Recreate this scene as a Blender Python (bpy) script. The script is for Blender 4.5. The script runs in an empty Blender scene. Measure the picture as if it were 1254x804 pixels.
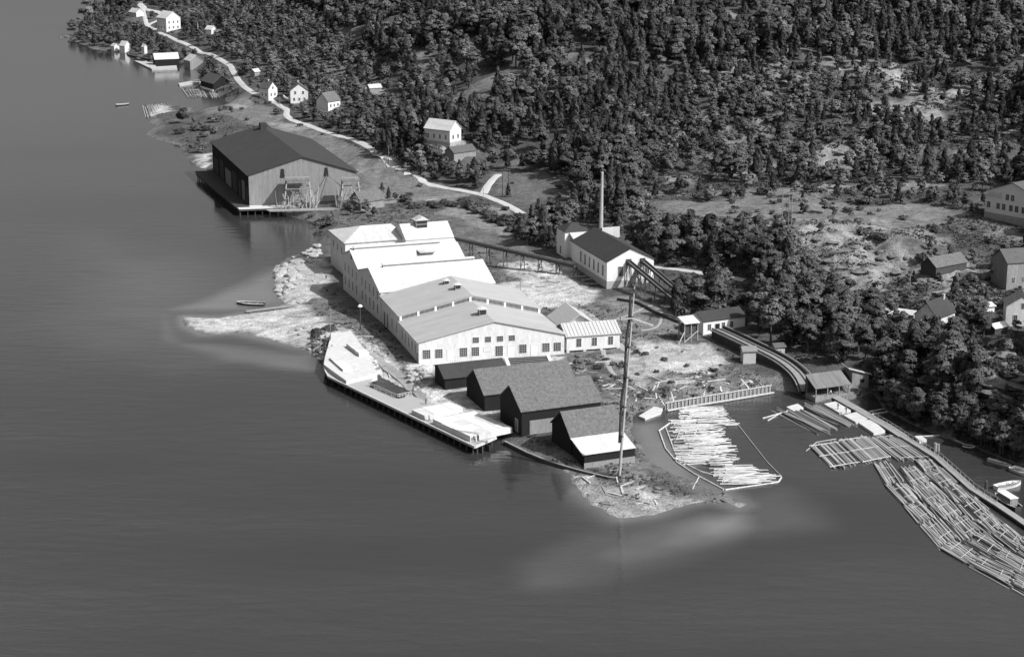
import bpy, math, random
import numpy as np
from math import radians, sin, cos, atan2, pi, hypot, tan
random.seed(7); rng = np.random.default_rng(11)
R = random.uniform
sc = bpy.context.scene; COL = sc.collection

# ------------------------------------------------------------------ camera (surveyed from the photograph)
F = 2340.0; PT = radians(15); HC = 143.0
cp, sp = cos(PT), sin(PT)
def ray(p):
    x = (p[0]-627)/F; y = (402-p[1])/F
    return np.array([x, cp+y*sp, -sp+y*cp])
def un(p, z=0.0):
    d = ray(p); t = (z-HC)/d[2]; return (d[0]*t, d[1]*t)
def zat(y, py):
    k = (402-py)/F; return HC + y*(k*cp-sp)/(cp+k*sp)
def proj(x, y, z):
    zz = z-HC; dep = y*cp-zz*sp
    return 627+F*x/dep, 402-F*(y*sp+zz*cp)/dep
cam_d = bpy.data.cameras.new('camera'); cam = bpy.data.objects.new('camera', cam_d); COL.objects.link(cam)
cam.location = (0, 0, HC); cam.rotation_euler = (pi/2-PT, 0, 0)
cam_d.angle = 2*math.atan(627/F); cam_d.clip_start = 5; cam_d.clip_end = 30000
sc.camera = cam

# ------------------------------------------------------------------ light
SUN_EL = radians(43); SUN_AZ = radians(-33)          # azimuth measured from +X
sdir = np.array([cos(SUN_EL)*cos(SUN_AZ), cos(SUN_EL)*sin(SUN_AZ), sin(SUN_EL)])
sun_d = bpy.data.lights.new('sun', 'SUN'); sun_d.energy = 4.9; sun_d.angle = radians(0.5); sun_d.color = (1, 1, 1)
sun = bpy.data.objects.new('sun', sun_d); COL.objects.link(sun)
import mathutils
sun.rotation_euler = mathutils.Vector(sdir).to_track_quat('Z', 'Y').to_euler()
w = bpy.data.worlds.new('World'); sc.world = w; w.use_nodes = True
nt = w.node_tree; nt.nodes.clear()
sky = nt.nodes.new('ShaderNodeTexSky'); sky.sky_type = 'NISHITA'; sky.sun_disc = False; sky.dust_density = 5.0
sky.sun_elevation = SUN_EL; sky.sun_rotation = pi/2-SUN_AZ
bwn = nt.nodes.new('ShaderNodeRGBToBW'); bg = nt.nodes.new('ShaderNodeBackground'); bg.inputs[1].default_value = 0.115
wo = nt.nodes.new('ShaderNodeOutputWorld')
nt.links.new(sky.outputs[0], bwn.inputs[0]); nt.links.new(bwn.outputs[0], bg.inputs[0]); nt.links.new(bg.outputs[0], wo.inputs[0])
vs = sc.view_settings
vs.view_transform = 'Standard'; vs.look = 'None'; vs.exposure = 0.10; vs.gamma = 1; vs.use_curve_mapping = False
sc.cycles.max_bounces = 5; sc.cycles.diffuse_bounces = 3; sc.cycles.glossy_bounces = 3; sc.cycles.transmission_bounces = 2
sc.cycles.use_denoising = False if not hasattr(sc.cycles, 'use_denoising') else True

# ------------------------------------------------------------------ materials
MATS = {}
def mat(name, base, var=0.25, scale=1.0, rough=0.85, bump=0.0, streak=None, attr=None, spec=0.25, fine=6.0):
    """grey material: base value times two octaves of noise in object space; attr = vertex attribute that replaces base"""
    if name in MATS: return MATS[name]
    m = bpy.data.materials.new(name); m.use_nodes = True; n = m.node_tree.nodes; L = m.node_tree.links
    b = n['Principled BSDF']; b.inputs['Roughness'].default_value = rough; b.inputs['Specular IOR Level'].default_value = spec
    tc = n.new('ShaderNodeTexCoord'); mp = n.new('ShaderNodeMapping'); L.new(tc.outputs['Object'], mp.inputs[0])
    if streak: mp.inputs['Scale'].default_value = streak
    n1 = n.new('ShaderNodeTexNoise'); n1.inputs['Scale'].default_value = scale; n1.inputs['Detail'].default_value = 6; n1.inputs['Roughness'].default_value = 0.65
    n2 = n.new('ShaderNodeTexNoise'); n2.inputs['Scale'].default_value = scale*fine; n2.inputs['Detail'].default_value = 3
    L.new(mp.outputs[0], n1.inputs['Vector']); L.new(mp.outputs[0], n2.inputs['Vector'])
    a = n.new('ShaderNodeMath'); a.operation = 'ADD'; L.new(n1.outputs[0], a.inputs[0]); L.new(n2.outputs[0], a.inputs[1])
    r = n.new('ShaderNodeMapRange'); r.inputs[1].default_value = 0.55; r.inputs[2].default_value = 1.45
    r.inputs[3].default_value = 1-var; r.inputs[4].default_value = 1+var; L.new(a.outputs[0], r.inputs[0])
    mu = n.new('ShaderNodeMath'); mu.operation = 'MULTIPLY'; mu.inputs[0].default_value = base; L.new(r.outputs[0], mu.inputs[1])
    if attr:
        at = n.new('ShaderNodeAttribute'); at.attribute_name = attr; L.new(at.outputs['Fac'], mu.inputs[0])
    mu.use_clamp = True
    L.new(mu.outputs[0], b.inputs['Base Color'])
    if bump:
        bp = n.new('ShaderNodeBump'); bp.inputs['Strength'].default_value = bump; bp.inputs['Distance'].default_value = 0.3
        L.new(a.outputs[0], bp.inputs['Height']); L.new(bp.outputs[0], b.inputs['Normal'])
    MATS[name] = m; return m
WHITE = mat('white_painted_boards', .66, .16, .25, .7)
WALLW = mat('whitewashed_wall', .60, .30, .5, .8, streak=(1.5, 1.5, .25))
ROOFW = mat('white_sheet_roof', .50, .26, .5, .6, streak=(1.6, .25, .25))
ROOFG = mat('grey_felt_roof', .37, .2, .12, .85, streak=(.35, 3.0, 1))
ROOFM = mat('seamed_metal_roof', .44, .14, .5, .6, streak=(3, .2, 1))
ROOFD = mat('dark_felt_roof', .045, .22, .15, .85)
ROOFS = mat('weathered_shingle_roof', .125, .6, 1.2, .95, bump=.4, fine=4)
ROOFS2 = mat('old_slate_roof', .095, .35, .8, .9, bump=.3)
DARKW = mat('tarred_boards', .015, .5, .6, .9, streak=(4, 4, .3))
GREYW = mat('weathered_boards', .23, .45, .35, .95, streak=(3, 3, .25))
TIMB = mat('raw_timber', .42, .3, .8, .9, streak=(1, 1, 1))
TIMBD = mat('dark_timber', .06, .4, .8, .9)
CONC = mat('bare_concrete', .40, .25, .5, .9, bump=.2)
PLASTER = mat('stone_plinth', .33, .3, .7, .95, bump=.3)
DECKW = mat('bleached_deck', .52, .28, .6, .9, streak=(1, 1, 1))
DECKG = mat('grey_deck', .34, .28, .5, .9, streak=(.5, 4, 1))
LOGW = mat('peeled_log', .47, .5, 1.2, .85, fine=3)
LOGG = mat('floating_log', .30, .6, .9, .85, streak=(.4, 3, 3), fine=3)
LOGP = mat('dry_log', .42, .4, .9, .85, streak=(.4,3,3), fine=3)
LOGD = mat('wet_log', .055, .5, .9, .6)
GLASS = mat('dark_window_glass', .03, .2, .5, .15, spec=.5)
BARS = mat('pale_window_bar', .52, .1, 1, .7)
BARK = mat('tree_bark', .07, .4, 1.5, .95)
ROCK = mat('shore_rock', .36, .5, .45, .95, bump=.9, fine=5)
STEEL = mat('grey_steel', .2, .3, 1, .5)
SKIN = mat('skin', .4, .05, 1, .7); CLOD = mat('dark_clothing', .03, .2, 3, .9); CLOL = mat('pale_shirt', .5, .1, 3, .9)
ROADM = mat('gravel_road', .46, .25, .35, .95)
BOATW = mat('white_boat_paint', .72, .1, .8, .4); BOATD = mat('tarred_boat', .05, .3, .8, .6)

def leafmat(name, gain):
    m = bpy.data.materials.new(name); m.use_nodes = True; n = m.node_tree.nodes; L = m.node_tree.links
    b = n['Principled BSDF']; b.inputs['Roughness'].default_value = .75; b.inputs['Specular IOR Level'].default_value = .2
    at = n.new('ShaderNodeAttribute'); at.attribute_name = 'tone'
    oi = n.new('ShaderNodeObjectInfo'); r = n.new('ShaderNodeMapRange'); r.inputs[3].default_value = .6*gain; r.inputs[4].default_value = 1.45*gain
    L.new(oi.outputs['Random'], r.inputs[0])
    mu = n.new('ShaderNodeMath'); mu.operation = 'MULTIPLY'; L.new(at.outputs['Fac'], mu.inputs[0]); L.new(r.outputs[0], mu.inputs[1])
    L.new(mu.outputs[0], b.inputs['Base Color'])
    tr = n.new('ShaderNodeBsdfTranslucent'); L.new(mu.outputs[0], tr.inputs[0])
    mx = n.new('ShaderNodeMixShader'); mx.inputs[0].default_value = .38
    L.new(b.outputs[0], mx.inputs[1]); L.new(tr.outputs[0], mx.inputs[2]); L.new(mx.outputs[0], n['Material Output'].inputs[0])
    MATS[name] = m; return m
LEAF = leafmat('leaves', 1.0)

# ------------------------------------------------------------------ mesh helpers
class MB:
    def __init__(s): s.v = []; s.f = []; s.mi = []
    def face(s, pts, mi=0):
        i = len(s.v); s.v += [tuple(map(float, p)) for p in pts]; s.f.append(tuple(range(i, i+len(pts)))); s.mi.append(mi)
    def add(s, vs_, fs, mi=0):
        i = len(s.v); s.v += [tuple(map(float, p)) for p in vs_]
        for f in fs: s.f.append(tuple(i+k for k in f)); s.mi.append(mi)
    def box(s, x0, x1, y0, y1, z0, z1, mi=0):
        s.add([(x0,y0,z0),(x1,y0,z0),(x1,y1,z0),(x0,y1,z0),(x0,y0,z1),(x1,y0,z1),(x1,y1,z1),(x0,y1,z1)],
              [(0,3,2,1),(4,5,6,7),(0,1,5,4),(1,2,6,5),(2,3,7,6),(3,0,4,7)], mi)
    def extr(s, pts, vec, mi=0):
        n = len(pts); a = [tuple(p) for p in pts]; b = [tuple(p[k]+vec[k] for k in range(3)) for p in pts]
        s.add(a+b, [tuple(range(n-1, -1, -1)), tuple(range(n, 2*n))]+[(k, (k+1) % n, n+(k+1) % n, n+k) for k in range(n)], mi)
    def prism_z(s, poly, z0, z1, mi=0): s.extr([(x, y, z0) for x, y in poly], (0, 0, z1-z0), mi)
    def bar(s, p, q, wd, h=None, mi=0):
        h = h or wd; p = np.array(p, float); q = np.array(q, float); d = q-p; L = np.linalg.norm(d)
        if L < 1e-6: return
        d /= L; up = np.array([0, 0, 1.]) if abs(d[2]) < .9 else np.array([0, 1., 0]); a = np.cross(d, up); a /= np.linalg.norm(a); b = np.cross(a, d)
        c = [p-a*wd/2-b*h/2, p+a*wd/2-b*h/2, p+a*wd/2+b*h/2, p-a*wd/2+b*h/2]
        s.extr(c, q-p, mi)
    def tube(s, p, q, r0, r1=None, n=7, mi=0):
        r1 = r0 if r1 is None else r1; p = np.array(p, float); q = np.array(q, float); d = q-p; d /= np.linalg.norm(d)
        up = np.array([0, 0, 1.]) if abs(d[2]) < .9 else np.array([0, 1., 0]); a = np.cross(d, up); a /= np.linalg.norm(a); b = np.cross(a, d)
        A = [p+(a*cos(t)+b*sin(t))*r0 for t in [2*pi*k/n for k in range(n)]]; B = [q+(a*cos(t)+b*sin(t))*r1 for t in [2*pi*k/n for k in range(n)]]
        s.add(A+B, [tuple(range(n-1, -1, -1)), tuple(range(n, 2*n))]+[(k, (k+1) % n, n+(k+1) % n, n+k) for k in range(n)], mi)
    def mesh(s, name, mats):
        me = bpy.data.meshes.new(name); me.from_pydata(s.v, [], s.f)
        for m in (mats if isinstance(mats, (list, tuple)) else [mats]): me.materials.append(m)
        if len(me.materials) > 1: me.polygons.foreach_set('material_index', s.mi)
        me.update(); return me
def link(name, me, parent=None, loc=(0,0,0), rz=0.0):
    o = bpy.data.objects.new(name, me); COL.objects.link(o); o.location = loc; o.rotation_euler = (0, 0, rz)
    if parent: o.parent = parent
    return o
def part(name, mb, mats, parent, label=None):
    o = link(name, mb.mesh(name, mats), parent)
    if label: o['label'] = label
    return o
def tag(o, label, cat, group=None):
    o['label'] = label; o['category'] = cat
    if group: o['group'] = group
    return o
def thing(name, label, cat, loc=(0,0,0), rz=0.0, group=None):
    return tag(link(name, None, None, loc, rz), label, cat, group)
def single(name, mb, mats, label, cat, group=None, loc=(0,0,0), rz=0.0):
    return tag(link(name, mb.mesh(name, mats), None, loc, rz), label, cat, group)
def kind(o, k, label=None):
    o['kind'] = k
    if label: o['label'] = label
    return o
def copy_tree(o, parent=None):
    c = o.copy(); COL.objects.link(c)
    if parent: c.parent = parent
    for ch in list(o.children): copy_tree(ch, c)
    return c

# ------------------------------------------------------------------ polygons and distances
def segdist(X, Y, poly, closed=True):
    P = np.asarray(poly, float); Q = np.roll(P, -1, 0)
    if not closed: P, Q = P[:-1], Q[:-1]
    best = np.full(X.shape, 1e18)
    for (ax, ay), (bx, by) in zip(P, Q):
        dx, dy = bx-ax, by-ay; L = dx*dx+dy*dy+1e-12
        t = np.clip(((X-ax)*dx+(Y-ay)*dy)/L, 0, 1)
        best = np.minimum(best, (X-ax-t*dx)**2+(Y-ay-t*dy)**2)
    return np.sqrt(best)
def inside(X, Y, poly):
    P = np.asarray(poly, float); Q = np.roll(P, -1, 0); c = np.zeros(X.shape, bool)
    for (ax, ay), (bx, by) in zip(P, Q):
        if ay == by: continue
        k = ((ay > Y) != (by > Y)) & (X < (bx-ax)*(Y-ay)/(by-ay)+ax); c ^= k
    return c
def sdist(X, Y, poly):
    d = segdist(X, Y, poly); return np.where(inside(X, Y, poly), d, -d)
def vnoise(X, Y, s, seed=0):
    x = X/s+seed*17.13; y = Y/s+seed*9.71; xi = np.floor(x); yi = np.floor(y); fx = x-xi; fy = y-yi
    fx = fx*fx*(3-2*fx); fy = fy*fy*(3-2*fy)
    def h(a, b):
        v = np.sin(a*127.1+b*311.7+seed*74.7)*43758.5453; return v-np.floor(v)
    return (h(xi,yi)*(1-fx)+h(xi+1,yi)*fx)*(1-fy)+(h(xi,yi+1)*(1-fx)+h(xi+1,yi+1)*fx)*fy
def fbm(X, Y, s, seed=0, o=4):
    t = 0; a = .5
    for k in range(o): t = t+a*vnoise(X, Y, s/2**k, seed+k*3); a /= 2
    return t
def sstep(a, b, x):
    t = np.clip((x-a)/(b-a), 0, 1); return t*t*(3-2*t)

# ------------------------------------------------------------------ terrain
SHORE = [(172,-6),(149,13),(125,23),(102,34),(86,45),(92,51),(113,60),(134,63),(155,65),(170,72),(183,71),(183,80),(215,78),(225,80),(240,86),(243,91),
 (246,103),(238,108),(255,113),(268,116),(280,125),(267,135),(239,138),(231,129),(205,129),(186,128),(180,145),(189,155),(178,163),(189,171),(218,178),(225,189),(241,204),(254,207),
 (268,228),(300,256),(345,262),(385,272),(395,283),(387,303),(369,308),(341,320),(337,340),(339,361),(349,371),(330,379),(270,389),(226,388),(226,398),(250,409),(290,407),(329,415),
 (371,427),(395,440),(410,452),(430,464),(449,472),(457,457),(466,458),(505,479),(490,487),(540,513),(585,534),(612,533),(622,545),(660,562),(700,580),(705,598),(730,617),(760,634),(800,630),(840,617),(872,611),(905,622),(918,618),
 (885,603),(835,585),(800,570),(782,545),(772,525),(778,505),(800,500),(814,499),(880,489),(945,477),(970,478),(1005,492),(1040,490),(1068,480),(1085,503),(1120,522),(1180,543),(1215,557),(1254,572),(1330,600),(1700,760)]
shore = [un(p) for p in SHORE]+[(1500., 300.), (6000., 300.), (6000., 9000.), (-420., 9000.), (-420., 2200.)]
CTRL = [(450,420,2.4),(560,480,2.4),(700,450,2.6),(640,400,2.5),(600,330,3),(700,372,3.6),(760,390,3.6),(800,440,3),(880,465,2.8),(650,300,4.5),(720,345,4),(760,352,4),(690,318,4.5),(770,500,2.2),
 (470,210,5),(560,250,5),(535,235,5),(600,240,6),(640,262,6),(655,220,9),(330,240,2.8),(420,245,3.4),(370,150,5),(330,125,4),(290,100,4.5),(245,65,4.5),(200,30,6),(110,40,3),(150,50,3),(205,150,2.5),(240,150,3),
 (331,112,8),(365,120,8.5),(405,130,9),(430,170,7),(500,175,13),(548,172,15.5),(500,212,6),(575,190,11),(470,180,8),(600,195,9),
 (600,140,19),(700,150,20),(800,200,14),(720,180,15),(600,60,34),(600,0,46),(700,60,37),(700,0,50),(500,60,28),(500,0,40),(400,60,18),(350,30,20),(350,0,25),(250,20,11),(250,0,14),(430,100,12),(540,112,17),
 (900,100,30),(900,0,52),(1000,60,40),(1100,125,26),(1080,90,34),(1200,100,32),(1254,0,56),(1100,0,54),(1000,0,53),(950,200,14),(1100,200,16),(1200,190,17),
 (880,255,10),(800,250,9.5),(950,255,11),(1060,255,12),(1150,262,13),(1010,285,17),(1050,290,16.5),(965,278,14),(900,305,9),(850,280,9),(1100,320,12),(1165,330,12.5),(1235,268,15),(1254,300,14),
 (1128,398,8.5),(1225,395,11),(1200,425,12),(1230,440,13),(1200,490,8),(1120,440,7),(980,400,6),(1050,430,6),(1060,360,10),(940,360,8),(900,380,5),(870,400,4),(850,330,7),(800,300,7),(1000,460,3.5),(930,440,3)]
CX = []; CZ = []
for px, py, h in CTRL: CX.append(un((px, py), h)); CZ.append(h)
CX += [(0,1150),(150,1150),(300,1150),(-150,1500),(450,1000),(500,650),(450,500),(0,1700),(600,1800),(-300,1900),(0,3500),(1500,1500),(1500,600),(2500,4000)]
CZ += [48,60,62,26,60,24,16,52,85,20,70,90,40,110]
CX = np.array(CX); CZ = np.array(CZ)
D = np.hypot(CX[:,None,0]-CX[None,:,0], CX[:,None,1]-CX[None,:,1]); WR = np.linalg.solve(D+np.eye(len(CZ))*2.0, CZ-8.0)
def axis(segs):
    out = [segs[0][0]]
    for a, b, st in segs:
        n = max(1, round((b-a)/st)); out += list(np.linspace(a, b, n+1)[1:])
    return np.array(out)
GX = axis([(-9000,-1500,1500),(-1500,-420,60),(-420,-260,5),(-260,-130,2.5),(-130,190,1.25),(190,330,2.5),(330,600,9),(600,1500,60),(1500,9000,1500)])
GY = axis([(40,300,40),(300,380,5),(380,700,1.25),(700,1050,2.5),(1050,1500,6),(1500,2600,40),(2600,16000,1200)])
XX, YY = np.meshgrid(GX, GY)
HR = np.full(XX.shape, 8.0)
for (cx, cy), wt in zip(CX, WR): HR += wt*np.hypot(XX-cx, YY-cy)
HR = np.clip(HR, 1.2, 140)
SD = np.full(XX.shape, -60.0)
near = (YY < 3000) & (abs(XX) < 1600)
SD[near] = sdist(XX[near], YY[near], shore); SD[~near] = np.where(inside(XX[~near], YY[~near], shore), 500, -500)
def wpoly(pts, z=None): return [P(p)[:2] if z is None else un(p, z) for p in pts]
ROCKY = [un(p, h) for p, h in [((1010,285),16),((1050,300),15),((970,285),13),((1200,450),11),((1230,470),11),((1220,440),12),((500,190),11),((1080,90),34),((1210,105),32),((900,150),22),((1000,170),20),((1150,330),12),((1100,340),11),((800,160),20),((1120,150),22)]]
rk = np.zeros(XX.shape)
for (x, y) in ROCKY: rk = np.maximum(rk, np.exp(-((XX-x)**2+(YY-y)**2)/(2*18.0**2)))
SD = np.where(abs(SD) < 40, SD+(fbm(XX, YY, 7, 71)-.47)*3.2, SD)
wildness = sstep(4, 12, HR)
HR2 = HR + wildness*((fbm(XX, YY, 60, 3)-.47)*7+(fbm(XX, YY, 14, 5)-.47)*2.2) + rk*((fbm(XX, YY, 18, 8, 4)-.47)*9+(abs(fbm(XX, YY, 9, 12, 3)-.45)*-12+1.0)) + (fbm(XX, YY, 5, 2, 2)-.4)*.35
# south-east spit and west spit stay low and wet
low = np.zeros(XX.shape)
for poly in ([(690,575),(760,640),(930,640),(900,600),(800,560),(770,520),(730,560)], [(215,380),(300,378),(372,372),(372,432),(215,415)], [(160,120),(240,120),(250,150),(160,180)]):
    q = [un(p, .3) for p in poly]; m = near; s_ = np.full(XX.shape, -50.); s_[m] = sdist(XX[m], YY[m], q); low = np.maximum(low, sstep(-3, 6, s_))
HR2 = HR2*(1-low)+low*(.25+.9*sstep(3, 14, SD)+(fbm(XX, YY, 6, 4)-.4)*.9*sstep(0, 3, SD))
bank = 5.0
bank = 5.0+np.clip(HR2-2.6, 0, 9)*1.5
ZZ = np.where(SD > 0, .05+(HR2-.05)*sstep(-1.0, bank, SD), np.maximum(SD*.28, -9)-.05)
# flat floor of cleared yards
def hs(x, y):
    x = np.asarray(x, float); y = np.asarray(y, float)
    i = np.clip(np.searchsorted(GX, x)-1, 0, len(GX)-2); j = np.clip(np.searchsorted(GY, y)-1, 0, len(GY)-2)
    fx = np.clip((x-GX[i])/(GX[i+1]-GX[i]), 0, 1); fy = np.clip((y-GY[j])/(GY[j+1]-GY[j]), 0, 1)
    return (ZZ[j,i]*(1-fx)+ZZ[j,i+1]*fx)*(1-fy)+(ZZ[j+1,i]*(1-fx)+ZZ[j+1,i+1]*fx)*fy
def P(p):
    """the point of the terrain that stands at this pixel of the survey photograph"""
    d = ray(p); ty = np.arange(250, 1700, .5); t = ty/d[1]
    z = HC+d[2]*t; k = np.nonzero(z <= np.maximum(hs(d[0]*t, ty), 0))[0]
    t = t[k[0]] if len(k) else t[-1]
    return (d[0]*t, d[1]*t, float(max(HC+d[2]*t, 0)))

# ground cover: what the ground is made of, and one cast shadow in its tone
ALB = .045+.06*fbm(XX, YY, 9, 21)
rough_rock = sstep(.50, .62, fbm(XX, YY, 22, 31))*wildness
ALB = ALB+rough_rock*.11
ALB = ALB+sstep(.3, .9, rk)*sstep(.40, .56, fbm(XX, YY, 9, 33))*.08
ALB = np.where((SD > -2) & (SD < 4.0) , ALB*.3+.14*fbm(XX, YY, 5, 7)+.03, ALB)
def paint(pts, a, soft=3.0, nz=.0, ns=6.0, cover=1.0, edge=4.0):
    global ALB
    q = np.array([P(p)[:2] for p in pts]); x0, y0 = q.min(0)-15; x1, y1 = q.max(0)+15
    jx = slice(max(np.searchsorted(GX, x0)-1, 0), np.searchsorted(GX, x1)+1); jy = slice(max(np.searchsorted(GY, y0)-1, 0), np.searchsorted(GY, y1)+1)
    X, Y = XX[jy,jx], YY[jy,jx]
    s_ = sdist(X, Y, q)+(fbm(X, Y, ns, 41)-.47)*edge*2
    k = sstep(-soft/2, soft/2, s_)
    if cover < 1: k = k*sstep(1-cover-.12, 1-cover+.12, fbm(X, Y, ns, 51)*1.07)
    val = a*(1+nz*2*(fbm(X, Y, ns*.6, 61)-.47))
    ALB[jy,jx] = ALB[jy,jx]*(1-k)+val*k
FIELDS = {
 'a': [(300,118),(345,135),(345,150),(395,162),(455,185),(495,210),(575,237),(560,247),(480,248),(440,235),(430,205),(330,160),(270,140),(245,142),(250,130),(285,122)],
 'b': [(560,247),(620,257),(650,288),(640,303),(600,303),(560,292),(530,262)],
 'c': [(612,214),(660,209),(700,222),(690,240),(645,250),(605,240)],
 'd': [(790,247),(860,248),(930,238),(1010,243),(1060,253),(1130,250),(1190,262),(1150,276),(1090,280),(1000,268),(900,268),(820,262)],
 'e': [(540,107),(600,107),(606,117),(560,124)],
 'f': [(1150,262),(1200,265),(1254,285),(1254,310),(1200,290),(1160,275)]}
paint(FIELDS['a'], .145, 2, .35); paint(FIELDS['b'], .19, 3, .35); paint(FIELDS['c'], .115, 3, .4); paint(FIELDS['d'], .15, 4, .45); paint(FIELDS['e'], .12, 3, .4); paint(FIELDS['f'], .12, 4, .6)
paint([(330,150),(375,152),(385,158),(350,160)], .24, 3, .3); paint([(285,127),(303,130),(300,133),(284,133)], .26, 2, .2)
paint([(936,272),(1010,262),(1062,283),(1125,318),(1190,330),(1180,352),(1090,368),(1030,352),(990,322),(950,312),(890,303)], .17, 5, .9, 6, .75, 5)
paint([(990,268),(1040,275),(1070,300),(1040,300),(1000,285)], .22, 4, .5, 6, .7)
paint([(1020,85),(1060,75),(1140,80),(1120,102),(1050,104)], .2, 6, .5, 9, .7, 7); paint([(1170,108),(1270,90),(1270,116),(1200,122)], .18, 6, .5, 9, .65, 7)
paint([(1160,430),(1270,420),(1270,545),(1190,520),(1150,470)], .15, 5, .8, 6, .7, 5)
paint([(850,160),(940,120),(980,140),(900,190),(840,200)], .14, 6, .5, 9, .5, 7); paint([(1080,140),(1200,130),(1220,180),(1100,190)], .13, 6, .5, 9, .5, 7)
paint([(405,100),(470,98),(470,115),(420,118)], .3, 4, .5, 5, .6)
paint([(400,255),(470,250),(560,265),(640,300),(720,330),(700,400),(770,500),(690,520),(560,540),(420,470),(400,400)], .11, 4, .5, 5)
paint([(690,380),(745,362),(830,402),(900,450),(940,475),(815,498),(775,505),(770,525),(745,520),(700,470)], .12, 4, .8, 5)
paint([(610,348),(700,340),(738,360),(726,374),(660,377),(620,364)], .40, 3, .5, 5, .92)
paint([(612,322),(690,318),(712,338),(640,346)], .40, 3, .9, 4, .75)
paint([(775,418),(868,424),(892,445),(860,455),(800,458)], .36, 4, .5, 6, .7); paint([(740,430),(800,438),(850,470),(780,475)], .3, 4, .5, 5, .55)
paint([(745,365),(790,360),(840,395),(835,410),(760,400)], .17, 3, .4, 6)
paint([(335,325),(400,315),(406,345),(390,368),(352,378),(336,362)], .38, 3, .3, 5, .9)
paint([(220,388),(300,383),(352,371),(392,378),(400,402),(398,440),(365,424),(300,408),(240,408)], .38, 2, .6, 5, .85)
paint([(398,408),(430,402),(455,420),(485,445),(540,478),(600,500),(610,530),(560,525),(500,500),(430,465),(396,446)], .50, 2, .3, 4, .95)
paint([(540,478),(600,470),(620,520),(600,530),(560,505)], .36, 3, .4, 4)
paint([(372,378),(404,350),(440,385),(505,440),(520,470),(480,440),(430,405)], .14, 3, .5, 4)  # mill's cast shadow along its west wall, painted into the ground tone
paint([(500,448),(690,437),(690,445),(640,455),(540,458)], .45, 3, .5, 4, .8)
paint([(690,575),(760,590),(830,605),(920,620),(840,632),(760,642),(700,605)], .21, 3, .6, 4, .95)
paint([(698,584),(712,584),(730,612),(760,632),(745,632),(715,608)], .4, 2, .5, 3, .6); paint([(768,600),(785,594),(808,614),(800,622)], .36, 1.5, .4, 3)
paint([(735,560),(770,556),(800,590),(770,600)], .15, 2, .7, 3, .8)
paint([(176,127),(205,127),(207,136),(182,143)], .42, 2, .6, 3, .8); paint([(240,190),(256,188),(256,206),(240,204)], .4, 2, .5, 3)
paint([(1130,405),(1180,400),(1175,425),(1120,425)], .09, 3, .4); paint([(1150,318),(1195,322),(1200,338),(1150,335)], .2, 3, .6, 4, .7)
paint([(1085,382),(1115,380),(1118,388),(1088,391)], .45, 2, .3)

def grid_mesh(name, Xg, Yg, Zg, keep=None, attrs=None):
    ny, nx = Xg.shape; V = np.stack([Xg, Yg, Zg], -1).reshape(-1, 3)
    idx = np.arange(ny*nx).reshape(ny, nx); q = np.stack([idx[:-1,:-1], idx[:-1,1:], idx[1:,1:], idx[1:,:-1]], -1).reshape(-1, 4)
    if keep is not None:
        k = keep.reshape(-1)[q].any(1); q = q[k]
    me = np_mesh(name, V, q)
    for a, val in (attrs or {}).items():
        at = me.attributes.new(a, 'FLOAT', 'POINT'); at.data.foreach_set('value', val.reshape(-1).astype(np.float32))
    return me
def np_mesh(name, V, Q):
    me = bpy.data.meshes.new(name); nq = len(Q); k = Q.shape[1]
    me.vertices.add(len(V)); me.vertices.foreach_set('co', np.ascontiguousarray(V, np.float32).reshape(-1))
    me.loops.add(nq*k); me.loops.foreach_set('vertex_index', np.ascontiguousarray(Q, np.int32).reshape(-1))
    me.polygons.add(nq); me.polygons.foreach_set('loop_start', np.arange(nq, dtype=np.int32)*k)
    me.update(calc_edges=True); me.validate(); return me
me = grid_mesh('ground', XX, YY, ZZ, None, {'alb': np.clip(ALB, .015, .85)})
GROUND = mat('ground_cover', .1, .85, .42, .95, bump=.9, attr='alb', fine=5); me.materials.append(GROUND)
me.polygons.foreach_set('use_smooth', np.ones(len(me.polygons), bool))
ground = kind(link('ground', me), 'structure')

# ------------------------------------------------------------------ water
def blob(pts, soft, z=0.0):
    q = [un(p, z) for p in pts]; return sstep(-soft, soft*.6, sdist(WX, WY, q)+(fbm(WX, WY, 22, 77)-.47)*soft*.9)
wx = axis([(-9000,-1500,1500),(-1500,-300,100),(-300,-160,5),(-160,120,1.5),(120,180,3),(180,300,5),(300,1500,100),(1500,9000,1500)])
wy = axis([(40,290,40),(290,560,2),(560,800,5),(800,2600,60),(2600,16000,1600)])
WX, WY = np.meshgrid(wx, wy)
pl = np.zeros(WX.shape)
for a_, q_ in ((.10, [(905,628),(910,648),(880,668),(810,690),(730,708),(660,712),(650,690),(720,660),(800,640)]), (.20, [(905,630),(909,647),(880,664),(820,678),(760,688),(735,680),(780,655),(840,638)]),
               (.34, [(904,631),(908,646),(880,660),(830,670),(800,668),(830,648),(865,636)]), (.48, [(903,632),(907,645),(880,657),(850,658),(862,642)])):
    pl = np.maximum(pl, a_*blob(q_, 7))
pl = np.maximum(pl, .12*blob([(905,610),(960,600),(990,640),(930,650)], 8))
pl = np.maximum(pl, .42*blob([(775,520),(800,520),(850,580),(900,610),(830,600),(790,570)], 5))
pl = np.maximum(pl, .3*blob([(215,378),(300,378),(345,372),(338,330),(310,345),(250,370)], 8))
pl = np.maximum(pl, .24*blob([(200,385),(215,420),(300,425),(380,435),(380,452),(280,440),(200,415)], 6))
pl = np.maximum(pl, .10*blob([(120,300),(240,330),(240,430),(130,420)], 30))
wpx = WX+18*(fbm(WX, WY, 26, 81)-.47); wpy = WY+10*(fbm(WX, WY, 26, 82)-.47)
wsd = sdist(WX, WY, shore)
spit = np.maximum(blob([(215,370),(330,365),(380,440),(210,430)], 8), blob([(690,570),(800,540),(930,600),(920,660),(760,670),(690,620)], 8))
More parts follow.
